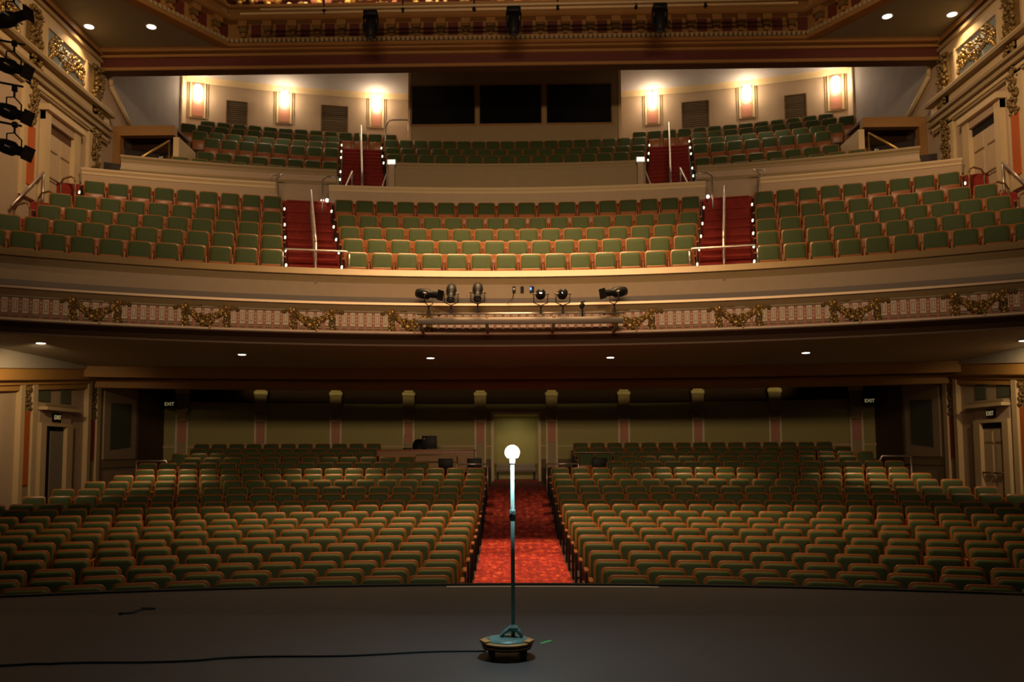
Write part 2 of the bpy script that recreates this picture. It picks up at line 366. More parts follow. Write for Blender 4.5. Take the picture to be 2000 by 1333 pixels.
# --- orchestra rows: crown distance, image height of the seat-back tops in the middle of the row
tops = [1121, 1106, 1091, 1074, 1057.5, 1044, 1030, 1020, 1009, 997, 984.5, 975.5, 962, 949, 936, 925, 914, 902, 892, 884, 875, 866]
ORC = []
for i, yt in enumerate(tops):
    D = 10.2 + .878 * i if i < 19 else 26.0 + 1.0 * (i - 18)
    Y, z = D, HC - (yt - 885) * D / F
    Cc = -5.8 - (i / 10) * 10.5 if i <= 10 else -16.3 - (i - 10) * 5.0
    ORC.append((Y, Cc, z - .865))
LR = {-1: 'left', 1: 'right'}
ROWW = ['first row', 'second row', 'third row', 'fourth row', 'fifth row', 'sixth row', 'seventh row', 'eighth row', 'ninth row', 'tenth row', 'eleventh row', 'twelfth row', 'thirteenth row', 'fourteenth row', 'fifteenth row', 'sixteenth row', 'seventeenth row', 'eighteenth row', 'nineteenth row', 'twentieth row', 'row', 'row']
def xlim(i):
    return 11.9 if i < 11 else [11.7, 11.5, 11.3, 11.1, 11.1, 11.0, 11.0, 10.3, 10.9, 10.9, 10.9][i - 11]
for i, (Y, Cc, zf) in enumerate(ORC):
    gap = (tops[i - 1] - tops[i]) if i else 16
    for s in (-1, 1):
        xa = .91
        if i == 17: xa = 2.6
        if i == 18: xa = 3.1
        if i >= 19: xa = 4.6 if s < 0 else 1.9
        xb = min(xlim(i), abs(1045 * Y * 1.0 / F) + .3)
        off = (i * 37 % 10) / 10 * .10
        lab = lambda k, i=i, s=s: 'green orchestra seat %s of centre aisle, %s from the stage, %s from the aisle' % (LR[s], ROWW[i], ORD[min(k, 20)])
        row(Y, Cc, zf, s * xa, s * xb, lab, 'green seats in the orchestra stalls', gap, .555 + (i * 3 % 5) * .008, side=s, ends=(s, 0))

# --- balcony rows
CBX = -3.0
BT = [495, 469, 446, 423.5, 395]; BD = [19.9, 20.95, 22.0, 23.05, 24.1]
BAL = []
for yt, D in zip(BT, BD):
    Y, z = yz(yt, D); BAL.append((Y, -4.0, z - .865))
def bin_(Y): return 3.95 + .27 * (Y - 19.1)          # edge of the centre block
def bout(Y): return 5.42 + .27 * (Y - 19.1)          # inner edge of the side blocks
nC = [14, 15, 16, 17, 18]; BR = ['front row', 'second row', 'third row', 'fourth row', 'last row']
for i, (Y, Cc, zf) in enumerate(BAL):
    w_ = bin_(Y) - .04
    lab = lambda k, i=i: 'green balcony seat, centre block, %s above the rail, %s seat from its left end' % (BR[i], ORD[k])
    row(Y, Cc, zf, -w_, w_, lab, 'green seats in the centre block of the balcony', 27, n=nC[i], ends=(-2, 2), light=True)
    for s in (-1, 1):
        lab = lambda k, i=i, s=s: 'green balcony seat, %s side block, %s above the rail, %s from the stairs' % (LR[s], BR[i], ORD[k])
        row(Y, Cc, zf, s * (bout(arcY(Y, Cc, 5.6))), s * 11.45, lab, 'green seats in the %s side block of the balcony' % LR[s], 27, .562, side=s, ends=(-s * 2 * -1 * -1, s * 3 if i in (2, 4) else 0), light=True)

# --- upper tier rows, side blocks
UT = [303, 288, 260, 248, 236, 226.5]; UD = [25.15, 26.1, 27.25, 28.2, 29.15, 30.1]
UP = []
for yt, D in zip(UT, UD):
    Y, z = yz(yt, D); X = 618 * D / F
    UP.append((-3.5 + math.hypot(X, Y + 3.5), -3.5, z - .865))
def uin(Y): return 4.05 + .19 * (Y - 26)
def uout(Y): return 5.50 + .19 * (Y - 26)
for i, (Y, Cc, zf) in enumerate(UP):
    for s in (-1, 1):
        xa = uout(Y) if i < 5 else 4.4
        row(Y, Cc, zf, s * xa, s * [10.35, 10.05, 10.15, 10.9, 11.5, 11.4][i] , lambda k: 'x', 'u', 12, .545, side=s, ends=(-s * 2, 0) if i < 5 else (0, 0), light=i < 5)
UC = []
for yt, D in zip([302, 290, 275], [28.0, 29.0, 29.9]):
    Y, z = yz(yt, D); UC.append((Y, -6.0, z - .865))
for i, (Y, Cc, zf) in enumerate(UC):
    wd = uin(Y) - .05
    row(Y, Cc, zf, -wd, wd, lambda k: 'x', 'u', 11, .56, n=[16, 17, 18][i], ends=(-2, 2), light=True)

# --- choose the 300 that show largest; the rest become one object
seat_rec.sort(key=lambda r: -r[4])
indiv, rest = seat_rec[:300], seat_rec[300:]
end_bm = MB(); end_bm.box((-.018, -.30, .03), (.018, .03, .60), 'black', None, .012); end_bm.box((-.03, -.31, .59), (.03, .03, .625), 'wood', None, .008); end_me = end_bm.data('end_panel')
al_bm = MB(); al_bm.blob((0, 0, 0), .032, 'aisle', (.9, .9, 1.25)); al_me = al_bm.data('aisle_light')
for (loc, rz, label, group, sc_, e, lt) in indiv:
    if not seat0_used:
        r = seat0; r.location = loc; r.rotation_euler = (0, 0, rz); r['label'] = label; r['group'] = group; seat0_used = True
    else: r = copy_tree(seat0, loc, rz, label, group)
    if e:
        # the aisle side of the end seat: local x sign
        sx = -1 if (abs(e) == 1 and e > 0) or e == -2 or e == -3 else 1
        p = bpy.data.objects.new('end_panel', end_me); C0.objects.link(p); p.parent = r; p.location = (sx * .30, -.01, 0)
        if lt:
            q = bpy.data.objects.new('aisle_light', al_me); C0.objects.link(q); q.parent = p; q.location = (sx * .03, -.28, .42); q['label'] = 'small lit aisle lamp'
big = MB()
def app(big, mb, T):
    o = len(big.v); big.v += [tuple(T @ Vector(p)) for p in mb.v]
    mp = [big.m(x) for x in mb.mats]
    big.f += [tuple(i + o for i in f) for f in mb.f]; big.mi += [mp[k] for k in mb.mi]; big.sm += mb.sm
for (loc, rz, label, group, sc_, e, lt) in rest:
    T = Matrix.Translation(loc) @ Matrix.Rotation(rz, 4, 'Z')
    for nm in SP: app(big, SP[nm], T)
    if e:
        sx = -1 if (abs(e) == 1 and e > 0) or e == -2 or e == -3 else 1
        T2 = T @ Matrix.Translation((sx * .30, -.01, 0)); app(big, end_bm, T2)
        if lt: app(big, al_bm, T2 @ Matrix.Translation((sx * .03, -.28, .42)))
o = big.build('theatre_seats'); tag(o, 'all the smaller green theatre seats, in far orchestra rows and the upper tier', 'seats', kind='stuff')

# ------------------------------------------------------------------ orchestra floor and carpet
b = MB(); cs = [curve(9.0, -5.8, ORC[0][2], n=61)] + [curve(Y, Cc, zf, n=61) for (Y, Cc, zf) in ORC] + [curve(34, -60, ORC[-1][2], n=61)]
cs = [curve(9.0, -5.8, ORC[0][2], n=61)] + [curve(Y, Cc, zf, n=61) for (Y, Cc, zf) in ORC[:17]]
b.loft(cs, 'seatfloor')
for x0, x1 in ((-12.1, -.92), (.92, 12.1)):
    b.loft([curve(Y, Cc, zf, x0, x1, 31) for (Y, Cc, zf) in ORC[16:]] + [curve(34, -60, ORC[-1][2], x0, x1, 31)], 'seatfloor')
for s in (-1, 1): b.loft([[(s * .92, Y, zf) for (Y, Cc, zf) in ORC[16:]] + [(s * .92, 31, ORC[-1][2])], [(s * .92, Y, -.1) for (Y, Cc, zf) in ORC[16:]] + [(s * .92, 31, -.1)]], 'dkbrown')
struct(b.build('floor'))
b = MB(); cs = [curve(8.55, -5.8, ORC[0][2] + .006, -.86, .86, 9)] + [curve(Y, Cc, zf + .006, -.86, .86, 9) for (Y, Cc, zf) in ORC[:17]]
zl = ORC[17][2] + .006; zdoor = HC - 55 * 27.5 / F
cs += [curve(25.1, -40, .17, -.86, .86, 9), curve(26.0, -60, .25, -.86, .86, 9), curve(33, -60, .275, -.86, .86, 9)]
b.loft(cs, 'aislecarpet'); struct(b.build('floor'))

# ------------------------------------------------------------------ balcony floor, stairs
b = MB(); cs = []
zprev = BAL[0][2] - .3
Y1, z1_ = yz(529.5, 19.4)
cs.append(curve(Y1 + .25, CBX, BAL[0][2])); 
for (Y, Cc, zf) in BAL: cs += ([curve(Y - .48, Cc, zprev), curve(Y - .48, Cc, zf)] if zf > BAL[0][2] else []); zprev = zf
XA = yz(412, 24.9)[1]           # cross aisle floor height
cs += [curve(BAL[-1][0] + .32, -6, zprev), curve(BAL[-1][0] + .32, -6, XA), curve(BAL[-1][0] + 3.2, -8, XA)]
b.loft(cs, 'carpet'); struct(b.build('floor'))
def stairs(levels, inner, outer, s, name='floor'):
    """levels: (Yc, C, z) of successive tread fronts"""
    b = MB(); cs = []; zp = levels[0][2] - .05
    for (Yc, Cc, z) in levels:
        Ya = arcY(Yc, Cc, 4.8); x0, x1 = s * inner(Ya), s * outer(Ya)
        cs += [curve(Yc + dy, Cc, zz, min(x0, x1), max(x0, x1), 5) for dy, zz in ((0, zp), (0, z - .045), (-.04, z - .045), (-.04, z))]; zp = z
    Yc, Cc, z = levels[-1]; Ya = arcY(Yc + .5, Cc, 4.8); x0, x1 = s * inner(Ya), s * outer(Ya)
    cs.append(curve(Yc + .45, Cc, z, min(x0, x1), max(x0, x1), 5))
    b.loft(cs, 'carpet'); return struct(b.build(name))
lv = []
for i in range(5):
    Y, Cc, zf = BAL[i]; zn = BAL[i + 1][2] if i < 4 else XA
    lv.append((Y - (.58 if i else .12), Cc, zf + .01)); lv.append((Y - (.08 if i else -.15), Cc, (zf + zn) / 2 + .01))
lv.append((BAL[4][0] + .32, -5, XA + .01))
for s in (-1, 1): stairs(lv, lambda y: bin_(y) + .16, lambda y: bout(y) - .16, s)

# ------------------------------------------------------------------ balcony front
CB = -3.0
def fas(prof, mts, name, n=61, trimname=None, x1=XW):
    b = MB(); cv = [curve(yz(y, D)[0], CB, yz(y, D)[1], -x1, x1, n) for (y, D) in prof]
    for i in range(len(prof) - 1): b.loft(cv[i:i + 2], mts if isinstance(mts, str) else mts[i], smooth=False)
    return struct(b.build(name))
Yr, zr = yz(529.5, 19.40)
b = MB(); fp = [(529.5, 19.46), (541, 19.30), (543, 19.44), (546, 19.42), (551, 19.46), (556.5, 19.50)]
cv = [curve(Yr + .38, CB, zr - .5), curve(Yr + .38, CB, zr)] + [curve(yz(y, D)[0], CB, yz(y, D)[1]) for (y, D) in fp]
b.loft(cv[:2], 'cream'); b.loft(cv[1:4], 'creamgold'); b.loft(cv[3:], 'ochre'); struct(b.build('trim_2'))
fas([(556, 19.50), (583, 19.48)], 'beige', 'wall_front')
fas([(583, 19.48), (592.5, 19.44), (593.5, 19.0)], 'ledgegrey', 'trim_3')
fas([(593.5, 18.98), (597.5, 18.96), (600, 19.04), (610, 19.14), (613, 19.14)], ['plaque', 'ochre', 'ochre', 'ochre'], 'trim_4')
# frieze of cream plaques with red grounds
b = MB(); cv = [curve(yz(y, 19.20)[0], CB, yz(y, 19.20)[1]) for y in (612, 649)]; b.loft(cv, 'pink')
R = yz(630, 19.2)[0] - CB; zt, zb = yz(614.5, 19.2)[1], yz(645, 19.2)[1]; k = -63
while k <= 63:
    t = (k + .5) * .183 / R; X, Y = R * math.sin(t), CB + R * math.cos(t)
    T = Matrix.Translation((X, Y - .0, 0)) @ Matrix.Rotation(-t, 4, 'Z')
    b.box((-.055, -.045, zb + .045), (.055, .02, zt), 'plaque', T)
    b.box((-.032, -.055, zb + .10), (.032, -.02, zt - .05), 'ochre', T); b.box((-.022, -.06, zb + .115), (.022, -.02, zt - .065), 'plaque', T)
    b.box((-.06, -.05, zb - .01), (.06, .02, zb + .03), 'ochre', T)
    for q in range(3): b.box((.078, -.03, zb + .11 + q * .075), (.106, .02, zb + .145 + q * .075), 'plaque', T)
    k += 1
struct(b.build('trim_5'))
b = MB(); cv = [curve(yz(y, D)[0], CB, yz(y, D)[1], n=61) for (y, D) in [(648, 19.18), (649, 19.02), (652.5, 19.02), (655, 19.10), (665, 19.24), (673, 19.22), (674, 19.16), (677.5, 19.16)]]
b.loft(cv[:4], 'plaque'); b.loft(cv[3:6], 'cove_and_shade'); b.loft(cv[5:], 'dkbrown')
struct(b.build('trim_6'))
# balcony underside, down-stand beams and rear ceiling
zs = yz(677.5, 19.16)[1]
Ysb = yz(722.5, 24.0)[0]
b = MB(); b.loft([curve(yz(677.5, 19.16)[0], CB, zs), curve(Ysb, -25, zs)], 'soffit_bounce'); struct(b.build('ceiling'))
b = MB()
zb1 = HC + (885 - 741) * 24.1 / F; zb2 = HC + (885 - 762) * 25.3 / F
b.loft([curve(24.1, -25, zs + .05), curve(24.1, -25, zb1)], 'brown_bounce'); b.loft([curve(24.1, -25, zb1), curve(24.9, -25, zb1)], 'dkred')
b.loft([curve(24.9, -25, zb1 + .02), curve(24.9, -25, zb1 - .02), curve(25.1, -25, zb1 - .04), curve(25.1, -25, zb2), curve(25.5, -25, zb2), curve(25.5, -25, zs)], 'brown_bounce')
struct(b.build('trim_7'))
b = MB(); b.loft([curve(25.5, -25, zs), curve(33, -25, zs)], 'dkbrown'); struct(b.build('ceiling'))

# garlands on the frieze
def garland_mesh():
    b = MB(); random.seed(3); u = random.uniform
    for i in range(90):
        t = i / 89; x = -.40 + .80 * t; w_ = .03 + .06 * math.sin(PI * t); z = .12 - .24 * math.sin(PI * t)
        b.blob((x + u(-.02, .02), -.08 - .05 * math.sin(PI * t) + u(-.03, .03), z + u(-w_, w_)), u(.025, .05), random.choice(['gold', 'gold', 'dkgold']))
    for s in (-1, 1):
        for i in range(40): b.blob((s * (.42 + u(-.05, .06)), -.08 + u(-.03, .02), .16 - .0115 * i), u(.022, .05), random.choice(['gold', 'dkgold']))
        for i in range(34): b.blob((s * (.40 + .0075 * i), -.07 + u(-.02, .02), .17 + u(-.035, .03) - .0012 * i), u(.02, .04), 'dkgold' if i > 14 else 'gold')
        for i in range(24): b.blob((s * (.10 + .013 * i), -.07, .19 + u(-.02, .02)), u(.02, .035), 'dkgold')
        b.blob((s * .41, -.13, .15), .06, 'gold')
    for i in range(26): b.blob((u(-.09, .09), -.13 + u(-.02, .02), -.10 - .008 * i), u(.02, .045), random.choice(['gold', 'dkgold']))
    return b
gm = garland_mesh().data('garland'); zg = (zt + zb) / 2
gpos = [181, 400, 611, 803, 1235, 1440, 1664, 1900]
gw = ['nearest the left edge of the picture', 'second from the left', 'third from the left', 'left of the spotlight bar', 'right of the spotlight bar', 'third from the right', 'second from the right', 'nearest the right edge of the picture']
for gx, wd in zip(gpos, gw):
    X = (gx - 996) * 18.9 / F - .215
    for _ in range(6): Y = arcY(yz(630, 19.2)[0], CB, X); X = (gx - 996) * (Y + .2) / F - .215
    o = bpy.data.objects.new('gold_garland', gm); C0.objects.link(o); o.location = (X, Y, zg + .05); o.rotation_euler = (0, 0, -math.asin(X / R)); o.scale = (1.0, 1, 1)
    tag(o, 'gilded leaf garland on the balcony front, ' + wd, 'garland', 'gilded garlands on the balcony front')

# ------------------------------------------------------------------ parapets and cross aisle
YP, ZP = yz(368, 24.75); YP = max(YP, BAL[-1][0] + .42)
b = MB()
def parapet(b, Yc, Cc, z0, z1, x0, x1, n=21, mt='beige', cap='cream', th=.14):
    a = [curve(Yc, Cc, z0, x0, x1, n), curve(Yc, Cc, z1 - .16, x0, x1, n), curve(Yc + th, Cc, z1 - .16, x0, x1, n), curve(Yc + th, Cc, z0, x0, x1, n)]
    b.loft(a, mt, close=True, ends=True)
    c = [curve(Yc - .02, Cc, z1 - .17, x0, x1, n), curve(Yc - .02, Cc, z1 - .11, x0, x1, n), curve(Yc - .06, Cc, z1 - .05, x0, x1, n), curve(Yc - .06, Cc, z1, x0, x1, n), curve(Yc + th + .04, Cc, z1, x0, x1, n), curve(Yc + th + .04, Cc, z1 - .17, x0, x1, n)]
    b.loft(c, cap, close=True, ends=True)
CP1 = -9.0; e0 = bin_(YP) + .02; e1 = bout(YP) + .03
parapet(b, YP, CP1, BAL[-1][2] - .1, ZP, -e0 - .05, e0 + .05); struct(b.build('wall_parapet_centre'))
for s, nm in ((-1, 'left'), (1, 'right')):
    b = MB(); xx = sorted((s * (e1), s * 11.75)); parapet(b, YP, CP1, BAL[-1][2] - .1, ZP, xx[0], xx[1]); struct(b.build('wall_parapet_' + nm))
# front walls of the upper tier
CU = -9.0
Yu, Zu = yz(311, 24.6); Xu = 618 * 24.6 / F; YU = CU + math.hypot(Xu, Yu - CU); 
YU = max(YU, YP + 1.0)
for s, nm in ((-1, 'left'), (1, 'right')):
    b = MB(); xx = sorted((s * (uout(YU) + .05), s * 11.3)); parapet(b, YU, CU, XA - .1, Zu, xx[0], xx[1], mt='tan', cap='ochre')
    b.loft([curve(YU - .03, CU, XA + .95, xx[0], xx[1]), curve(YU - .05, CU, XA + 1.0, xx[0], xx[1]), curve(YU - .03, CU, XA + 1.05, xx[0], xx[1])], 'ochre')
    struct(b.build('wall_upper_tier_' + nm))
YC_, ZC_ = yz(321, 27.0)
b = MB(); parapet(b, YC_, -9, XA - .1, ZC_, -uin(YC_) + .02, uin(YC_) - .02, mt='ochre', cap='ochre'); struct(b.build('wall_upper_tier_centre'))
b = MB(); b.loft([curve(YP + .2, CP1, XA), curve(YC_ + .6, -9, XA)], 'carpet'); struct(b.build('floor'))
# upper tier floors
b = MB()
for s in (-1, 1):
    cs = []; zp = UP[0][2] - .2
    cs.append((YU + .1, CU, zp))
    for (Y, Cc, zf) in UP: cs += [(Y - .55, Cc, zp), (Y - .55, Cc, zf)]; zp = zf
    cs.append((UP[-1][0] + 1.3, -3.5, zp))
    xx = lambda Y: sorted((s * uout(Y), s * XW))
    b.loft([curve(Y, Cc, z, *xx(Y), 21) for (Y, Cc, z) in cs], 'seatfloor')
cs = []; zp = UC[0][2] - .2
for (Y, Cc, zf) in UC: cs += [(Y - .55, Cc, zp), (Y - .55, Cc, zf)]; zp = zf
cs += [(UC[-1][0] + .4, -6, zp), (33, -6, zp)]
b.loft([curve(Y, Cc, z, -uin(Y), uin(Y), 21) for (Y, Cc, z) in cs], 'seatfloor')
struct(b.build('floor'))
lv = []; nst = 16; ztop = UP[5][2]; Yt = UP[5][0] - .6; Yb = YU - .05
for i in range(nst): t = i / (nst - 1); lv.append((Yb + (Yt - Yb) * t, -6, XA + .18 + (ztop - XA - .18) * t))
for s in (-1, 1):
    stairs(lv, lambda y: uin(y) + .03, lambda y: uout(y) - .03, s)
    b = MB(); xx = sorted((s * 3.9, s * 5.9)); b.loft([curve(Yt - .02, -6, ztop, *xx, 5), curve(Yt + 1.6, -6, ztop, *xx, 5)], 'carpet'); struct(b.build('floor'))

# ------------------------------------------------------------------ upper tier back wall, booth, ceilings
WB = UP[-1][0] + 1.0; CWB = -3.5; ZWT = yz(158, 31.6)[1]
b = MB(); b.loft([curve(WB, CWB, UP[-1][2] - .1), curve(WB, CWB, ZWT)], 'tan'); struct(b.build('wall_back'))
b = MB(); b.loft([curve(WB - .03, CWB, ZWT - .16), curve(WB - .07, CWB, ZWT - .13), curve(WB - .10, CWB, ZWT - .04), curve(WB - .2, CWB, ZWT + .02)], 'cream', smooth=True); struct(b.build('trim_8'))
YBM, ZBM = yz(129.5, 24.3)
ZCE = yz(90.5, 24.3)[1]
b = MB(); b.add([(-XW, YBM + .3, ZBM + .35), (XW, YBM + .3, ZBM + .35), (XW, WB - 3.5, ZWT + .02), (-XW, WB - 3.5, ZWT + .02)], [(0, 1, 2, 3)], 'whiteceil')
b.add([(-XW, WB - 3.5, ZWT + .02), (XW, WB - 3.5, ZWT + .02), (XW, WB + 1, ZWT + .02), (-XW, WB + 1, ZWT + .02)], [(0, 1, 2, 3)], 'whiteceil'); struct(b.build('ceiling'))
# beam between the dome and the upper tier
b = MB(); b.box((-XW, YBM, ZBM), (XW, YBM + .35, ZCE), 'dkbrown'); b.box((-XW, YBM - .05, ZBM), (XW, YBM, ZBM + .09), 'brown'); b.box((-XW, YBM - .02, ZBM + .09), (XW, YBM, ZBM + .36), 'dkred')
b.box((-XW, YBM - .12, ZCE - .22), (XW, YBM, ZCE - .14), 'brown'); b.box((-XW, YBM - .28, ZCE - .12), (XW, YBM, ZCE - .0), 'brown'); struct(b.build('trim_9'))
# projection booth
YB_ = UC[-1][0] + .55; XB = 3.75
def hp(y, Y):    # height on a wall at distance Y
    D = Y
    for _ in range(8):
        z = yz(y, D)[1]; D = (Y + (z - HC) * math.tan(PITCH)) * cp
        D = Y * cp + (z - HC) * sp
    return yz(y, D)[1]
zw1, zw0 = hp(167, YB_), hp(242, YB_)
b = MB(); b.box((-XB, YB_, UC[-1][2] - .1), (XB, WB + .5, ZWT), 'ochre'); b.box((-XB - .1, YB_ - .03, UC[-1][2]), (-XB, YB_ + .5, ZWT), 'cream'); b.box((XB, YB_ - .03, UC[-1][2]), (XB + .1, YB_ + .5, ZWT), 'cream')  # cream side strips: the booth's lit edges put into colour
struct(b.build('wall_booth'))
sc_x = (YB_ + .8) / F
for i, (xa, xb) in enumerate(((807, 930), (940, 1060), (1071, 1196))):
    X0, X1 = (xa - 996) * sc_x - .215, (xb - 996) * sc_x - .215
    b = MB(); b.box((X0, YB_ - .012, zw0), (X1, YB_ + .0, zw1), 'glass'); o = b.build('window_%d' % (i + 1)); struct(o)
    f = MB()
    for q in ((X0 - .06, zw0 - .06, X1 + .06, zw0), (X0 - .06, zw1, X1 + .06, zw1 + .06), (X0 - .06, zw0, X0, zw1), (X1, zw0, X1 + .06, zw1)): f.box((q[0], YB_ - .03, q[1]), (q[2], YB_, q[3]), 'brown')
    f.build('window_frame', o)

# sconces, grilles
def wall_at(px_half, y, R0=WB, Cc=CWB):
    X = px_half * 31 / F
    for _ in range(8):
        Y = arcY(R0, Cc, X); z = hp(y, Y); D = Y * cp + (z - HC) * sp; X = px_half * D / F
    return X, Y, z
SCN = []
for s in (-1, 1):
    for j, (ph, yc_, nm) in enumerate(((622, 175, 'outermost'), (451, 189.5, 'middle'), (269, 201, 'nearest the booth'))):
        X, Y, z = wall_at(ph, yc_); X *= s; rz = -math.asin(X / (WB - CWB))
        t = empty('wall_sconce', (X, Y, z), rz, 'lit upper tier wall sconce on terracotta panel, %s of the %s three' % (nm, LR[s]), 'sconce', 'lit sconces on the upper back wall')
        b = MB(); b.box((-.28, -.05, -.95), (.28, 0, .42), 'cream'); b.box((-.36, -.03, -.95), (-.33, 0, .46), 'ochre'); b.box((.33, -.03, -.95), (.36, 0, .46), 'ochre'); b.box((-.36, -.03, .44), (.36, 0, .50), 'ochre'); b.build('frame', t)
        b = MB(); b.box((-.19, -.07, -.90), (.19, -.05, .34), 'pink'); b.build('panel', t)['label'] = 'terracotta panel'
        b = MB(); b.lathe([(.05, -.34), (.12, -.30), (.155, -.05), (.15, .16), (.08, .24)], 'sconce', 14, Matrix.Translation((0, -.19, 0))); b.build('lamp_shade', t)['label'] = 'glowing glass shade'
        b = MB(); b.lathe([(.03, .235), (.055, .25), (.03, .30)], 'black', 10, Matrix.Translation((0, -.19, 0))); b.box((-.02, -.19, .22), (.02, -.05, .25), 'black'); b.build('bracket', t)
        a = rz; lamp('sconce_light', 'POINT', (X + math.sin(-a) * -0 + (-.45) * math.sin(-a) * 1, Y - .45 * math.cos(a), z - .1), 20, (1, .70, .40), .12)
    for ph, yc_, wpx, hpx, nm in ((545, 213, 38, 40, 'wide-set, nearer the outer corner'), (352, 225, 50, 42, 'between the two sconces nearest the booth')):
        X, Y, z = wall_at(ph, yc_); X *= s; rz = -math.asin(X / (WB - CWB)); hw, hh = wpx * Y / F / 2, hpx * Y / F / 2 + .1
        t = empty('wall_grille', (X, Y, z - .1), rz, 'bronze grille on upper back wall, %s side, %s' % (LR[s], nm), 'grille', 'grilles on the upper back wall')
        b = MB(); b.box((-hw - .04, -.05, -hh), (-hw, 0, hh + .04), 'bronze'); b.box((hw, -.05, -hh), (hw + .04, 0, hh + .04), 'bronze'); b.box((-hw, -.05, hh), (hw, 0, hh + .04), 'bronze'); b.build('frame', t)
        b = MB(); b.box((-hw, -.02, -hh), (hw, 0, hh), 'vent')
        for q in range(12): b.box((-hw, -.035, -hh + 2 * hh * q / 12), (hw, -.02, -hh + 2 * hh * q / 12 + .03), 'vent')
        b.build('louvres', t)

# downlights
def downlight(loc, r, label, group, mt='dlight', energy=0, spot=100, col=(1, .8, .55), aim=None):
    t = empty('downlight', loc, 0, label, 'ceiling light', group)
    b = MB(); b.lathe([(r, 0), (r * 1.25, -.01), (r * 1.3, .01)], 'white', 20); b.build('trim_ring', t)
    b = MB(); b.lathe([(r * .96, -.012), (r * .5, -.018)], mt, 20); b.build('lens', t)
    if energy: lamp('downlight_lamp', 'SPOT', (loc[0], loc[1], loc[2] - .06), energy, col, .08, aim=aim or (loc[0], loc[1], -5), spot=spot, blend=.8)
GD = 'downlights in the upper tier ceiling'
def on_plane(px, y, zc):
    D = 25
    for _ in range(30):
        Y, z = yz(y, D); D *= (zc - HC) / (z - HC)
    return (px - 996) * D / F - .215, yz(y, D)[0]
def upper_ceiling(Y): 
    Y0, Y1 = YBM + .3, WB - 3.5
    return ZBM + .35 + (ZWT - .33 - ZBM) * (Y - Y0) / (Y1 - Y0) if Y < Y1 else ZWT + .02
for s in (-1, 1):
    for X, Y, nm in ((8.2, 27.2, 'outer'), (5.4, 28.6, 'inner')):
        downlight((s * X, Y, upper_ceiling(Y) - .01), .14, 'round downlight in pale upper tier ceiling, %s one on the %s' % (nm, LR[s]), GD, 'dlight', 110)
for s in (-1, 1):
    for ph, y, nm, e in ((842, 40, 'by the side wall', 170), (718, 42, 'nearer the dome', 30)):
        X, Y = on_plane(996 + ph, y, ZCE); X += .215
        downlight((s * X, Y, ZCE - .01), .12, 'round downlight in dark %s corner of main ceiling, %s' % (LR[s], nm), 'downlights in the main ceiling', 'dlight', e, 120, (1, .68, .36))
for px, y, nm in ((70, 664, 'leftmost'), (470, 689, 'second from the left'), (841, 698, 'third from the left'), (1192, 699, 'third from the right'), (1570, 692, 'second from the right'), (1987, 671, 'rightmost')):
    X, Y = on_plane(px, y, zs); downlight((X, Y, zs - .01), .095, 'small round downlight under the balcony, ' + nm, 'downlights under the balcony', 'dlight', 200 if abs(X) > 9 else 0, 100, (1, .68, .36), (math.copysign(12.4, X), 21.2, 1.0))

# lamps recessed in the rear ceiling below the balcony, plus an added capital fill
for X in (-9.6, -5.0, -1.9, 1.9, 5.0, 9.6):
    lamp('soffit_downlight', 'SPOT', (X, 22.9 if abs(X) < 9 else 22.2, zs - .02), 470 if abs(X) > 2 else 200, (1.0, .66, .30), .10, aim=(X, 22.9 if abs(X) < 9 else 22.2, -3), spot=76, blend=.8)
lamp('capital_fill_light', 'AREA', (0, 26.6, zs - .07), 8, (1, .8, .4), 19, .05, aim=(0, 31, zs - .13), spread=18)  # unseen strip added to light up the pilaster capitals
for X, e_ in ((-9.9, 190), (-4.9, 120), (4.9, 120), (9.9, 190)):
    lamp('rear_downlight', 'SPOT', (X, 26.1, zs - .02), e_ * .9, (1.0, .70, .36), .12, aim=(X, 24.7, -1), spot=66, blend=.9)

# ------------------------------------------------------------------ main ceiling with dome opening
ZO = ZCE
XO, YO = 8.15, YBM - .45; XO2, YO2 = 10.1, YBM - 3.6
op = [(-XO2, 2.0), (-XO2, YO2), (-XO, YO), (XO, YO), (XO2, YO2), (XO2, 2.0)]
b = MB()
outer = [(-XW, 2.0), (-XW, YO2), (-XW, YBM), (XW, YBM), (XW, YO2), (XW, 2.0)]
for i in range(5):
    q = [(*outer[i], ZO), (*outer[i + 1], ZO), (*op[i + 1], ZO), (*op[i], ZO)]
    b.add(q, [(0, 1, 2, 3)], 'soffit')
struct(b.build('ceiling'))
def offs(poly, d):     # offset of the opening outward (positive = away from the opening's middle)
    out = []
    for i, (x, y) in enumerate(poly):
        def nrm(a, c): t = Vector((c[0] - a[0], c[1] - a[1])).normalized(); return Vector((-t.y, t.x))
        ns = []
        if i > 0: ns.append(nrm(poly[i - 1], poly[i]))
        if i < len(poly) - 1: ns.append(nrm(poly[i], poly[i + 1]))
        n = sum(ns, Vector((0, 0))).normalized(); k = 1 / max(.3, n.dot(ns[0]))
        out.append((x + n.x * d * k, y + n.y * d * k))
    return out
def cornice(prof, mt, b):
    rings = [[(p[0], p[1], ZO + z) for p in offs(op, o)] for (o, z) in prof]; b.loft(rings, mt)
b = MB()
cornice([(.42, -.002), (.42, -.03), (.30, -.04), (.30, -.06), (.05, -.07), (0, -.03), (0, .0)], 'brown', b)
cornice([(0, .0), (.04, .01), (.10, .02)], 'dkbrown', b)
cornice([(.10, .02), (.16, .03), (.16, .16), (.22, .18)], 'dkbrown', b)
cornice([(.22, .18), (.22, .66)], 'brown', b)
cornice([(.22, .66), (-.0, .68), (-.06, .72), (-.06, .80), (.1, .84), (.1, 1.04), (0.0, 1.06), (0, 1.14), (1.2, 1.15)], 'brown', b)
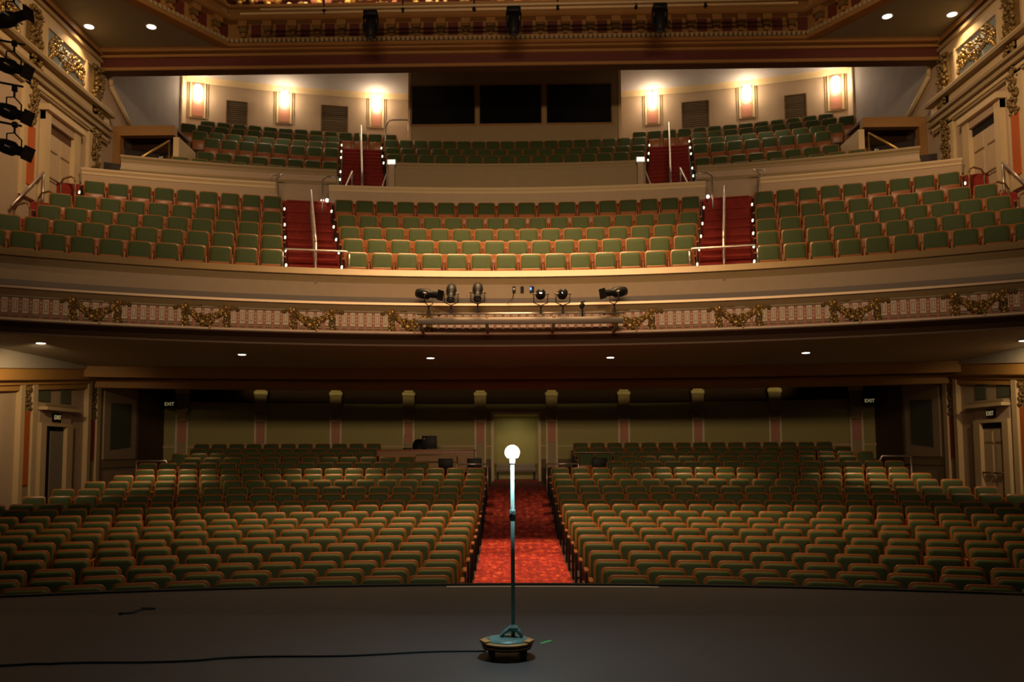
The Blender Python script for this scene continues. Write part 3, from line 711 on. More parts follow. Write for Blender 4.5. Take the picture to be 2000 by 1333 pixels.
def along(i, step, fn):
    a, c = Vector(op[i]), Vector(op[i + 1]); L = (c - a).length; n = int(L / step); t = (c - a).normalized(); an = math.atan2(t.y, t.x)
    for k in range(n):
        p = a + t * ((k + .5) * L / n); fn(Matrix.Translation((p.x, p.y, ZO)) @ Matrix.Rotation(an, 4, 'Z'))
def dentil(T): b.box((-.042, .0, .02), (.042, .165, .135), 'ochre', T)
def bracket(T):
    b.box((-.13, .0, .50), (.13, .24, .66), 'brown', T); b.box((-.10, .06, .36), (.10, .24, .50), 'dkgold', T); b.box((-.06, .12, .24), (.06, .24, .38), 'brown', T)
    for q in range(5): b.blob((random.uniform(-.08, .08), .06, random.uniform(.3, .5)), .05, 'dkgold')
    b.box((.20, .205, .26), (.48, .225, .64), 'dkred', T)
for i in (1, 2, 3): along(i, .135, dentil); along(i, .68, bracket)
for i in (0, 4): along(i, .68, bracket)
struct(b.build('trim_10'))
# painted dome band above the cornice, gilded relief
b = MB(); cornice([(1.2, 1.15), (1.2, 2.9), (-3, 4.2), (-8, 4.7)], 'dkred', b)
random.seed(11)
a, c = Vector(op[2]), Vector(op[3])
for k in range(150):
    x = a.x - 1 + (c.x - a.x + 2) * k / 149; b.blob((x, a.y + .45, ZO + 1.15 + random.uniform(.02, .5)), random.uniform(.07, .16), random.choice(['gold', 'gold', 'plaque', 'pink', 'creamgold']))
struct(b.build('ceiling'))
lamp('cove_light', 'AREA', (0, YO - .1, ZO + 1.6), 90, (1, .66, .34), 15, .2, aim=(0, YO + .6, ZO + 1.5))

# ------------------------------------------------------------------ side walls
fo = bpy.data.curves.new('exit_letters', 'FONT'); fo.body = 'EXIT'; fo.size = .16; fo.extrude = .004; fo.align_x = 'CENTER'; fo.align_y = 'CENTER'; fo.materials.append(M['exit'])
fq = bpy.data.objects.new('exit_letters', fo); EXIT_ME = bpy.data.meshes.new_from_object(fq); bpy.data.objects.remove(fq); bpy.data.curves.remove(fo)
def side_wall(s, nm):
    b = MB(); x = s * XW
    b.box((min(x, x + s * .3), -1.0, -2.2), (max(x, x + s * .3), 34, ZWT + .1), 'tan'); o = struct(b.build('wall_' + nm))
    def wb(y0, y1, z0, z1, th, mt, bb): xa_ = x - s * .003; bb.box((min(xa_, x - s * th), y0, z0 + HC), (max(xa_, x - s * th), y1, z1 + HC), mt)
    b = MB()     # cornices and mouldings of the balcony level
    for (z0, z1, th, mt) in ((11.40, 11.50, .08, 'dkbrown'), (11.50, 11.70, .16, 'brown'), (11.30, 11.40, .14, 'ochre'), (11.02, 11.30, .06, 'cream'), (9.96, 10.06, .22, 'cream'), (9.86, 9.96, .30, 'ochre'), (9.55, 9.86, .12, 'cream'), (9.46, 9.55, .26, 'ochre'), (9.38, 9.46, .16, 'cream'), (9.28, 9.38, .22, 'ochre'), (9.16, 9.26, .12, 'cream'), (9.08, 9.14, .10, 'ochre')):
        wb(0, YBM - .05 if z0 > 9.97 else 24.0, z0, z1, th, mt, b)
    struct(b.build('trim_14' if s < 0 else 'trim_15'))
    for (ya, yb) in ((23.0, 23.5), (19.85, 20.3), (16.7, 17.15)):        # pilasters, gilded above, red below
        p = empty('pilaster', (x, (ya + yb) / 2, HC + 6), 0, None, None)
        nmw = {23.0: 'beside the upper tier corner', 19.85: 'beside the balcony exit door', 16.7: 'above the balcony rail'}[ya]
        tag(p, 'gilded and red pilaster on %s wall, %s' % (nm, nmw), 'pilaster', 'pilasters on the side walls')
        def loc(bb, name, lab=None):
            q = bb.build(name); q.parent = p; q.location = (-x, -(ya + yb) / 2, -(HC + 6))
            if lab: q['label'] = lab
        bb = MB(); wb(ya - .08, yb + .08, 6.3, 9.30, .10, 'cream', bb); loc(bb, 'shaft')
        bb = MB(); wb(ya + .08, yb - .08, 6.6, 8.1, .13, 'red' if ya > 22 else 'orange', bb); loc(bb, 'red_panel')
        bb = MB()
        for k in range(60): bb.blob((x - s * (.11 + random.uniform(0, .05)), random.uniform(ya + .05, yb - .05), HC + 8.1 + k * .0195), random.uniform(.03, .06), 'dkgold')
        loc(bb, 'gilded_drop', 'aged gilt drop'); bb = MB(); wb(ya, yb, 9.5, 11.1, .12, 'dkgold', bb)
        for k in range(90): bb.blob((x - s * (.12 + random.uniform(0, .06)), random.uniform(ya, yb), HC + 9.5 + k * .0178), random.uniform(.035, .07), 'dkgold')
        loc(bb, 'gilded_ornament', 'aged gilt ornament')
    for (ya, yb) in ((20.65, 22.6), (17.5, 19.5), (14.2, 16.3)):          # relief panels above the cornice
        nmw = {20.65: 'above the balcony exit door', 17.5: 'nearer the stage', 14.2: 'nearest the stage'}[ya]
        t = empty('relief_panel', (x, (ya + yb) / 2, HC + 10.1), 0, 'gilded relief panel on blue ground, %s wall, %s' % (nm, nmw), 'relief', 'relief panels on the side walls')
        def loc(bb, name, t=t, ya=ya, yb=yb): q = bb.build(name); q.parent = t; q.location = (-x, -(ya + yb) / 2, -(HC + 10.1)); return q
        bb = MB(); wb(ya, yb, 10.1, 10.95, .04, 'blue', bb); loc(bb, 'ground')
        bb = MB(); wb(ya - .08, ya, 10.06, 11.0, .12, 'cream', bb); wb(yb, yb + .08, 10.06, 11.0, .12, 'cream', bb); wb(ya, yb, 10.94, 11.0, .1, 'cream', bb); loc(bb, 'frame')
        bb = MB(); random.seed(int(ya * 10) + 3)
        for k in range(170):
            u = k / 169; yy = ya + .1 + (yb - ya - .2) * u; zz = 10.35 + .3 * abs(math.sin(u * PI * 2)) * (1 - .3 * u)
            bb.blob((x - s * .1, yy, HC + zz + random.uniform(-.2, .26)), random.uniform(.025, .06), random.choice(['gold', 'gold', 'creamgold', 'dkgold']))
        loc(bb, 'gilded_relief')
    # balcony exit door
    d = struct(empty('door_%d' % (1 if s < 0 else 2), (x, 21.5, HC + 6.3), 0))
    def dl(bb, name, lab=None):
        q = bb.build(name); q.parent = d; q.location = (-x, -21.5, -(HC + 6.3)); q['kind'] = 'structure'
        if lab: q['label'] = lab
        return q
    bb = MB(); wb(20.62, 20.86, 6.3, 8.75, .16, 'cream', bb); wb(22.05, 22.35, 6.3, 8.75, .16, 'cream', bb); wb(20.55, 22.42, 8.72, 8.88, .26, 'cream', bb); wb(20.62, 22.35, 8.5, 8.72, .14, 'tan', bb); dl(bb, 'door_frame')
    bb = MB(); wb(20.86, 22.05, 8.28, 8.5, .05, 'dark' if s > 0 else 'dkbrown', bb); dl(bb, 'door_head')
    for (a_, c_) in ((20.86, 21.45), (21.46, 22.05)):
        bb = MB(); wb(a_, c_, 6.3, 8.35, .04, 'doorp', bb)
        for (z0, z1) in ((6.45, 7.0), (7.15, 7.75), (7.85, 8.25)): wb(a_ + .09, c_ - .09, z0, z1, .06, 'doorp', bb); wb(a_ + .09, c_ - .09, z0 - .03, z0, .07, 'ochre', bb)
        q = dl(bb, 'door_leaf')
        bb = MB(); bb.tube([(x - s * .11, a_ + .06, HC + 7.08), (x - s * .11, c_ - .06, HC + 7.08)], .02, 'bronze', 6); h = bb.build('push_bar', q); h['kind'] = 'structure'
    # lower level pilasters and panels
    low = (('orange', 20.25, 20.5, -.75, 1.05, 'beside the side exit, orange panel'), ('red', 23.5, 23.75, -.2, .95, 'under the balcony, deep red panel'))
    for mt, ya, yb, z0, z1, nmw in low:
        p = empty('pilaster', (x, (ya + yb) / 2, HC - 1.4), 0, 'orchestra level pilaster on %s wall, %s' % (nm, nmw), 'pilaster', 'pilasters on the side walls')
        def loc(bb, name, p=p, ya=ya, yb=yb): q = bb.build(name); q.parent = p; q.location = (-x, -(ya + yb) / 2, -(HC - 1.4)); return q
        bb = MB(); wb(ya - .22, ya - .05, -1.4, 2.3, .14, 'cream', bb); wb(yb + .05, yb + .25, -1.4, 2.3, .14, 'cream', bb); wb(ya - .05, yb + .05, -1.4, 2.3, .08, 'ochre', bb); loc(bb, 'shaft')
        bb = MB(); wb(ya, yb, z0, z1, .10, mt, bb); loc(bb, 'coloured_panel')
        bb = MB()
        for k in range(60): bb.blob((x - s * .10, random.uniform(ya - .03, yb + .03), HC + z1 + .05 + k * .018), random.uniform(.025, .05), 'dkgold')
        loc(bb, 'gilded_ornament')
    bb = MB(); wb(24.1, 26.6, -.4, 2.2, .06, 'ochre', bb); wb(24.3, 26.4, -.15, 2.0, .10, 'tan', bb)
    xi = x - s * .12; v = [(xi, 24.65, HC + .12), (xi, 26.0, HC + .22), (xi, 26.0, HC + 1.55), (xi, 24.65, HC + 1.5)]; xo = x - s * .09
    v += [(xo, p[1], p[2]) for p in v]; bb.add(v, [(0, 1, 2, 3), (4, 7, 6, 5), (0, 4, 5, 1), (1, 5, 6, 2), (2, 6, 7, 3), (3, 7, 4, 0)], 'greenpanel')
    tag(bb.build('wall_panel'), 'tall dark green framed panel on %s wall under balcony' % nm, 'panel', 'green framed wall panels')
    # side exit on the orchestra level
    d = struct(empty('door_%d' % (3 if s < 0 else 4), (x, 21.7, HC - 1.3), 0))
    def dl2(bb, name):
        q = bb.build(name); q.parent = d; q.location = (-x, -21.7, -(HC - 1.3)); q['kind'] = 'structure'; return q
    bb = MB(); wb(20.95, 21.2, -1.4, .72, .14, 'cream', bb); wb(22.2, 22.5, -1.4, .72, .14, 'cream', bb); wb(20.95, 22.5, .72, .80, .14, 'cream', bb); wb(20.9, 22.6, 1.12, 1.2, .30, 'cream', bb); wb(20.95, 22.55, 1.2, 1.27, .22, 'ochre', bb); wb(20.95, 22.5, .80, 1.12, .08, 'tan', bb)
    wb(20.95, 21.5, 1.35, 1.75, .04, 'greenpanel', bb); wb(22.0, 22.5, 1.35, 1.75, .04, 'greenpanel', bb); dl2(bb, 'door_frame')
    if s < 0:
        bb = MB(); wb(21.2, 22.2, -1.4, .72, .03, 'dark', bb); dl2(bb, 'dark_opening'); bb = MB(); wb(21.55, 22.15, -1.4, .6, .05, 'ledgegrey', bb); dl2(bb, 'door_leaf')
    else:
        bb = MB(); wb(21.2, 22.2, .58, .72, .06, 'dark', bb); dl2(bb, 'door_head')
        for (a_, c_) in ((21.2, 21.7), (21.71, 22.2)):
            bb = MB(); wb(a_, c_, -1.4, .62, .04, 'doorp', bb)
            for (z0, z1) in ((-1.25, -.75), (-.6, .15), (.25, .5)): wb(a_ + .07, c_ - .07, z0, z1, .06, 'doorp', bb); wb(a_ + .07, c_ - .07, z0 - .03, z0, .065, 'ochre', bb)
            q = dl2(bb, 'door_leaf'); bb = MB(); bb.tube([(x - s * .12, a_ + .05, HC - .55), (x - s * .12, c_ - .05, HC - .55)], .025, 'bronze', 6); bb.build('push_bar', q)['kind'] = 'structure'
    t = empty('exit_sign', (x - s * .1, 21.7, HC + .95), 0, 'small exit sign above the %s side exit' % nm, 'sign', 'exit signs')
    bb = MB(); bb.box((-.03, -.18, -.11), (.03, .18, .11), 'black', None, .008); bb.build('case', t)
    q = bpy.data.objects.new('exit_letters', EXIT_ME); C0.objects.link(q); q.parent = t; q.location = (-s * .036, 0, 0); q.rotation_euler = (PI / 2, 0, -s * PI / 2)
    t = empty('exit_sign', (s * 11.6, 28.0, HC + 1.66), 0, 'dim exit sign in the dark rear corner under balcony, %s side' % nm, 'sign', 'exit signs')
    bb = MB(); bb.box((-.24, -.03, -.12), (.24, .03, .12), 'black', None, .008); bb.tube([(0, 0, .1), (0, 0, zs - HC - 1.66)], .01, 'black', 6); bb.build('case', t)
    q = bpy.data.objects.new('exit_letters', EXIT_ME); C0.objects.link(q); q.parent = t; q.location = (0, -.037, 0); q.rotation_euler = (PI / 2, 0, 0)
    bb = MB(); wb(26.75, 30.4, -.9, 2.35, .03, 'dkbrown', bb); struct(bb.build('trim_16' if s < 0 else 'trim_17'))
    bb = MB(); ends = ((14.0, -.55), (23.5, .34))      # sloping cornice that carries the beam line along the side wall
    def cp_(th, dz): return [(x - s * th, y_, HC + 2.04 + k_ + dz) for y_, k_ in ends]
    bb.loft([cp_(0, -.52), cp_(.10, -.52), cp_(.10, -.40), cp_(.16, -.38)], 'brown_bounce'); bb.loft([cp_(.16, -.38), cp_(.16, -.30), cp_(.3, -.26), cp_(.3, 0), cp_(.36, .02)], 'brown_bounce'); bb.loft([cp_(.36, .02), cp_(.36, 1.0)], 'soffit_bounce')
    struct(bb.build('trim_18' if s < 0 else 'trim_19'))
    # lavender plaster panel in the upper tier
    z0 = HC + 10.0; xi = x - s * .08; oct_ = [(24.1, upper_ceiling(24.1) - .12), (24.1, z0 + .9), (25.9, z0), (27.4, z0), (29.3, z0 + 1.3), (29.3, upper_ceiling(29.3) - .12)]
    bb = MB(); bb.add([(xi, y, z) for y, z in oct_] + [(x - s * .01, y, z) for y, z in oct_], [tuple(range(6)), tuple(range(6, 12))[::-1]] + [(i, (i + 1) % 6, (i + 1) % 6 + 6, i + 6) for i in range(6)], 'lav')
    for i in range(5): a_, c_ = oct_[i], oct_[i + 1]; bb.tube([(xi, a_[0], a_[1]), (xi, c_[0], c_[1])], .07, 'cream', 6)
    tag(bb.build('plaster_panel'), 'lavender grey plaster panel with chamfered frame, upper tier %s side' % nm, 'panel', 'plaster panels beside the upper tier')
for s, nm in ((-1, 'left'), (1, 'right')): side_wall(s, nm)
# dark entrance boxes at the outer ends of the upper tier
for s, nm in ((-1, 'left'), (1, 'right')):
    zt_ = hp(240, 24.6); zf_ = XA
    b = MB()
    def bx(xa, ya, za, xb, yb, zb, mt): b.box((min(s * xa, s * xb), ya, za), (max(s * xa, s * xb), yb, zb), mt)
    bx(10.25, 24.5, zt_ - .30, 12.08, 24.75, zt_, 'brown'); bx(11.88, 24.5, zf_, 12.08, 24.75, zt_ - .3, 'brown'); bx(10.25, 25.7, zf_, 12.08, 25.8, zt_, 'dkbrown'); bx(10.25, 24.75, zt_ - .08, 12.08, 25.7, zt_, 'dkbrown')
    bx(10.08, 24.45, zf_, 10.25, 25.8, hp(262, 24.5), 'cream')
    struct(b.build('wall_vomitory_' + nm))
    t = empty('exit_sign', (s * 11.2, 25.66, zt_ - .62), 0, 'dim exit sign at the %s end of the upper tier' % nm, 'sign', 'exit signs')
    bb = MB(); bb.box((-.20, -.03, -.1), (.20, .03, .1), 'black', None, .008); bb.build('case', t)
    q = bpy.data.objects.new('exit_letters', EXIT_ME); C0.objects.link(q); q.parent = t; q.location = (0, -.037, 0); q.rotation_euler = (PI / 2, 0, 0)
    b = MB(); pa = [(s * 10.9, 23.55, hp(303, 23.5)), (s * 10.35, 24.40, hp(268, 24.4))]; b.tube(pa, .035, 'gold', 8); b.tube([pa[0], (pa[0][0], pa[0][1], XA)], .03, 'bronze', 8); b.tube([pa[1], (pa[1][0], pa[1][1], XA)], .03, 'bronze', 8)
    tag(b.build('brass_handrail'), 'sloping brass handrail by the %s entrance of the upper tier' % nm, 'handrail', 'brass handrails')

# ------------------------------------------------------------------ rear wall of the orchestra
YBK, CBK = 31.0, -2.0
b = MB(); zf_ = ORC[-1][2] - .6
dw = .86; dz1 = HC + (885 - 810) * 31.0 / F
for (x0, x1) in ((-12.1, -dw), (dw, 12.1)): b.loft([curve(YBK, CBK, zf_, x0, x1, 25), curve(YBK, CBK, zs + .3, x0, x1, 25)], 'olive')
b.loft([curve(YBK, CBK, dz1, -dw, dw, 5), curve(YBK, CBK, zs + .3, -dw, dw, 5)], 'olive')
struct(b.build('wall_back'))
b = MB()
for (x0, x1) in ((-12.1, -dw), (dw, 12.1)):
    z = HC + (885 - 874) * 31 / F; b.loft([curve(YBK - .04, CBK, z, x0, x1, 25), curve(YBK - .06, CBK, z + .06, x0, x1, 25), curve(YBK, CBK, z + .08, x0, x1, 25)], 'cream')
    z = HC + (885 - 790) * 31 / F; b.loft([curve(YBK - .05, CBK, z, x0, x1, 25), curve(YBK - .07, CBK, z + .8, x0, x1, 25)], 'cove_and_shade')  # dark band: balcony shade on the wall top, painted in
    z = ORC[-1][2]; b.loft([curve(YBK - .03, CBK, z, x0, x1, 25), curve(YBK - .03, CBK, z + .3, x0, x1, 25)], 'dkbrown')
z = HC + (885 - 790) * 31 / F; b.loft([curve(YBK - .05, CBK, z, -dw, dw, 5), curve(YBK - .07, CBK, z + .8, -dw, dw, 5)], 'cove_and_shade')  # same painted shade carried over the doorway
struct(b.build('trim_13'))
# lobby behind the doorway
b = MB(); zl0 = .27; v = [(-dw, 31, zl0), (dw, 31, zl0), (dw, 33.2, zl0), (-dw, 33.2, zl0), (-dw, 31, dz1), (dw, 31, dz1), (dw, 33.2, dz1), (-dw, 33.2, dz1)]
b.add(v, [(0, 1, 2, 3)], 'carpet'); b.add(v, [(4, 7, 6, 5), (3, 2, 6, 7), (0, 3, 7, 4), (1, 5, 6, 2)], 'olive'); struct(b.build('wall_lobby'))
b = MB()
for s in (-1, 1): b.box((s * dw - .05, 30.9, zl0), (s * dw + .05, 31.08, dz1), 'cream')
b.box((-dw - .05, 30.9, dz1), (dw + .05, 31.08, dz1 + .09), 'cream'); b.box((-dw, 33.1, zl0 + .55), (dw, 33.18, zl0 + .62), 'brown')
d5 = struct(b.build('door_5'))
lamp('lobby_light', 'AREA', (0, 32.2, dz1 - .02), 8, (1, .85, .5), .8, aim=(0, 32.2, 0))
bn = empty('bench', (0, 32.5, zl0), 0, 'low dark upholstered bench inside the central doorway', 'bench')
b = MB(); b.box((-.78, -.25, .30), (.78, .25, .45), 'ledgegrey', None, .03); b.build('seat', bn)
b = MB(); b.box((-.76, .20, .42), (.76, .28, .62), 'ledgegrey', None, .03); b.build('backrest', bn)
for x in (-.7, .7):
    for y in (-.2, .2): b = MB(); b.box((x - .03, y - .03, 0), (x + .03, y + .03, .31), 'black'); b.build('leg', bn)
# pilasters on the rear wall
R_ = YBK - CBK; names = ['outermost', 'second from the outer end', 'middle one', 'second from the doorway', 'beside the doorway']
for s in (-1, 1):
    for k in range(5):
        t = s * (.0398 + .0797 * k) * 31 / R_ * 1.06; X, Y = (R_ - .02) * math.sin(t), CBK + (R_ - .02) * math.cos(t)
        z0 = ORC[-1][2] - .5; p = empty('pilaster', (X, Y, z0), -t, 'pilaster with gilt capital on orchestra rear wall, %s, %s side' % (names[4 - k], LR[s]), 'pilaster', 'pilasters on the rear wall of the orchestra')
        h = lambda y: HC + (885 - y) * 30.8 / F - z0
        b = MB(); b.box((-.21, -.08, 0), (.21, 0, h(768)), 'ochre'); b.box((-.21, -.085, 0), (-.15, -.08, h(812)), 'cream'); b.box((.15, -.085, 0), (.21, -.08, h(812)), 'cream'); b.build('shaft', p)
        b = MB(); b.box((-.12, -.11, h(864)), (.12, -.07, h(815)), 'pink'); b.build('red_panel', p)['label'] = 'red panel'
        b = MB(); b.box((-.20, -.30, h(808)), (.20, -.0, h(775)), 'dkgold'); b.box((-.15, -.22, h(826)), (.15, 0, h(808)), 'dkgold'); b.build('console', p)
        b = MB(); b.box((-.24, -.36, h(775)), (.24, -.0, h(767)), 'capgold', None, .04); b.box((-.17, -.34, h(768)), (.17, 0, h(763)), 'capgold', None, .03); b.build('capital', p)['label'] = 'gilt capital'

# mixing position
zf_ = ORC[20][2]
dk = empty('control_desk', ((822 - 996) * 28.6 / F - .215, 28.6, zf_), 0, 'long wooden control desk at the back left of centre aisle', 'desk')
hw = 107 * 28.6 / F; tz = HC + (885 - 878) * 28.6 / F - zf_
b = MB(); b.box((-hw, -.35, tz - .05), (hw, .45, tz), 'wood', None, .01); b.build('desk_top', dk)
b = MB(); b.box((-hw + .06, -.28, -.3), (hw - .06, -.24, tz - .05), 'brown'); b.box((-hw + .06, -.31, tz - .12), (hw - .06, -.27, tz - .05), 'wood'); b.build('front_panel', dk)
for x in (-hw + .08, hw - .08): b = MB(); b.box((x - .03, -.26, -.3), (x + .03, .4, tz - .05), 'brown'); b.build('side_panel', dk)
tzw = tz + zf_
mo = empty('monitor', ((838 - 996) * 28.6 / F - .215, 28.65, tzw), 0, 'black rack monitor seen from behind on the control desk', 'monitor')
b = MB(); b.box((-.25, -.06, .04), (.25, .06, .46), 'black', None, .01); b.build('case', mo); b = MB(); b.box((-.1, -.06, 0), (.1, .08, .05), 'black'); b.build('stand', mo); b = MB(); b.lathe([(.03, 0), (.02, .01)], 'metal', 10, Matrix.Translation((-.17, -.062, .36)) @ Matrix.Rotation(PI / 2, 4, 'X')); b.build('badge', mo)
ch = empty('office_chair', ((815 - 996) * 28.9 / F - .215, 29.45, zf_), 0, 'black rounded chair back behind the control desk', 'chair')
b = MB(); prism(b, outline(.5, .6, 1.12 + tz - .75, .2, .05), [.03, -.03], [(1, 1), (.95, .95)], 'black', .8); b.build('backrest', ch); b = MB(); b.box((-.24, -.42, .42), (.24, .02, .5), 'black', None, .03); b.build('seat', ch); b = MB(); b.tube([(0, -.2, .05), (0, -.2, .45)], .03, 'black'); b.build('post', ch)
b = MB()
for a in range(5): b.tube([(0, -.2, .08), (.28 * math.cos(a * 1.2566), -.2 + .28 * math.sin(a * 1.2566), .03)], .02, 'black')
b.build('star_base', ch)
b = MB(); b.box((-.14, -.1, 0), (.14, .1, .05), 'black', None, .01); b.tube([(-.1, 0, .05), (-.12, 0, .45), (-.02, -.03, .5)], .008, 'black'); tag(b.build('desk_lamp', loc=((795 - 996) * 28.6 / F - .215, 28.6, tzw)), 'thin black gooseneck lamp on the control desk left of monitor', 'lamp')
b = MB(); b.box((-.1, -.1, 0), (.1, .1, .012), 'white'); tag(b.build('paper_sheet', loc=((722 - 996) * 28.6 / F - .215, 28.5, tzw + .001)), 'white sheet of paper at the left end of control desk', 'paper')

# orchestra handrails
def rail_obj(paths, r, label, mt='metal', group='handrails in the orchestra'):
    t = empty('handrail', paths[0][0], 0, label, 'handrail', group); o0 = Vector(paths[0][0])
    for i, p in enumerate(paths):
        b = MB(); b.tube([Vector(q) - o0 for q in p], r, mt, 8); b.build('rail' if i == 0 else 'post', t)
    return t
def opx(x, y, D): return ((x - 996) * D / F - .215, D, HC - (y - 885) * D / F)
fz = ORC[16][2]
for s, (xa, xb, nm) in ((-1, (892, 952, 'left')), (1, (1128, 1067, 'right'))):
    D = 24.55; a, c = opx(xa, 907, D), opx(xb, 907, D); zfl = ORC[16][2] + .05
    rail_obj([[a, c], [c, (c[0], c[1], zfl)], [a, (a[0], a[1], zfl)]], .022, 'steel wheelchair bay rail just %s of the centre aisle' % nm)
for xa, xb, y, nm in ((810, 893, 889, 'in front of control desk'), (1115, 1210, 885, 'in the dark rows right of doorway')):
    D = 26.9; a, c = opx(xa, y, D), opx(xb, y, D); zfl = ORC[18][2]
    rail_obj([[(a[0], a[1], a[2] - .1), (a[0] + .05, a[1], a[2]), (c[0] - .05, c[1], c[2]), (c[0], c[1], c[2] - .1)], [(a[0], a[1], a[2] - .1), (a[0], a[1], zfl)], [(c[0], c[1], c[2] - .1), (c[0], c[1], zfl)]], .02, 'thin dark rail ' + nm, 'bronze')
for xa, xb, y, nm, s in ((262, 325, 899, 'left', -1), (1768, 1708, 894, 'right', 1)):
    D = 25.0; a, c = opx(xa, y, D), opx(xb, y, D); zfl = ORC[17][2]
    rail_obj([[a, (c[0] + s * .08, c[1], c[2]), (c[0], c[1], c[2] - .12), (c[0], c[1], zfl)], [a, (a[0], a[1], zfl)]], .03, 'curved steel rail at the %s end of far orchestra rows' % nm)
bc = [(926, 906, 26.3, 'left of doorway behind the bay rail'), (870, 903, 26.4, 'further left of the doorway'), (1170, 903, 26.4, 'right of the doorway behind rows')]
cc0 = None
for (x, y, D, nm) in bc:
    zfl = ORC[18][2] - .0; X = (x - 996) * D / F - .215
    if cc0 is None:
        cc0 = empty('loose_chair', (X, D, zfl), 0, 'loose dark chair ' + nm, 'chair', 'loose dark chairs by the rear doorway')
        b = MB(); b.box((-.23, .02, .5), (.23, .06, .80), 'black', None, .015); b.build('backrest', cc0)
        b = MB(); b.box((-.23, -.4, .42), (.23, .04, .47), 'black', None, .015); b.build('seat', cc0)
        for lx in (-.2, .2):
            for ly in (-.36, .03): b = MB(); b.tube([(lx, ly, 0), (lx, ly, .44 if ly < 0 else .55)], .012, 'metal', 6); b.build('leg', cc0)
    else: copy_tree(cc0, (X, D, zfl), 0, 'loose dark chair ' + nm)

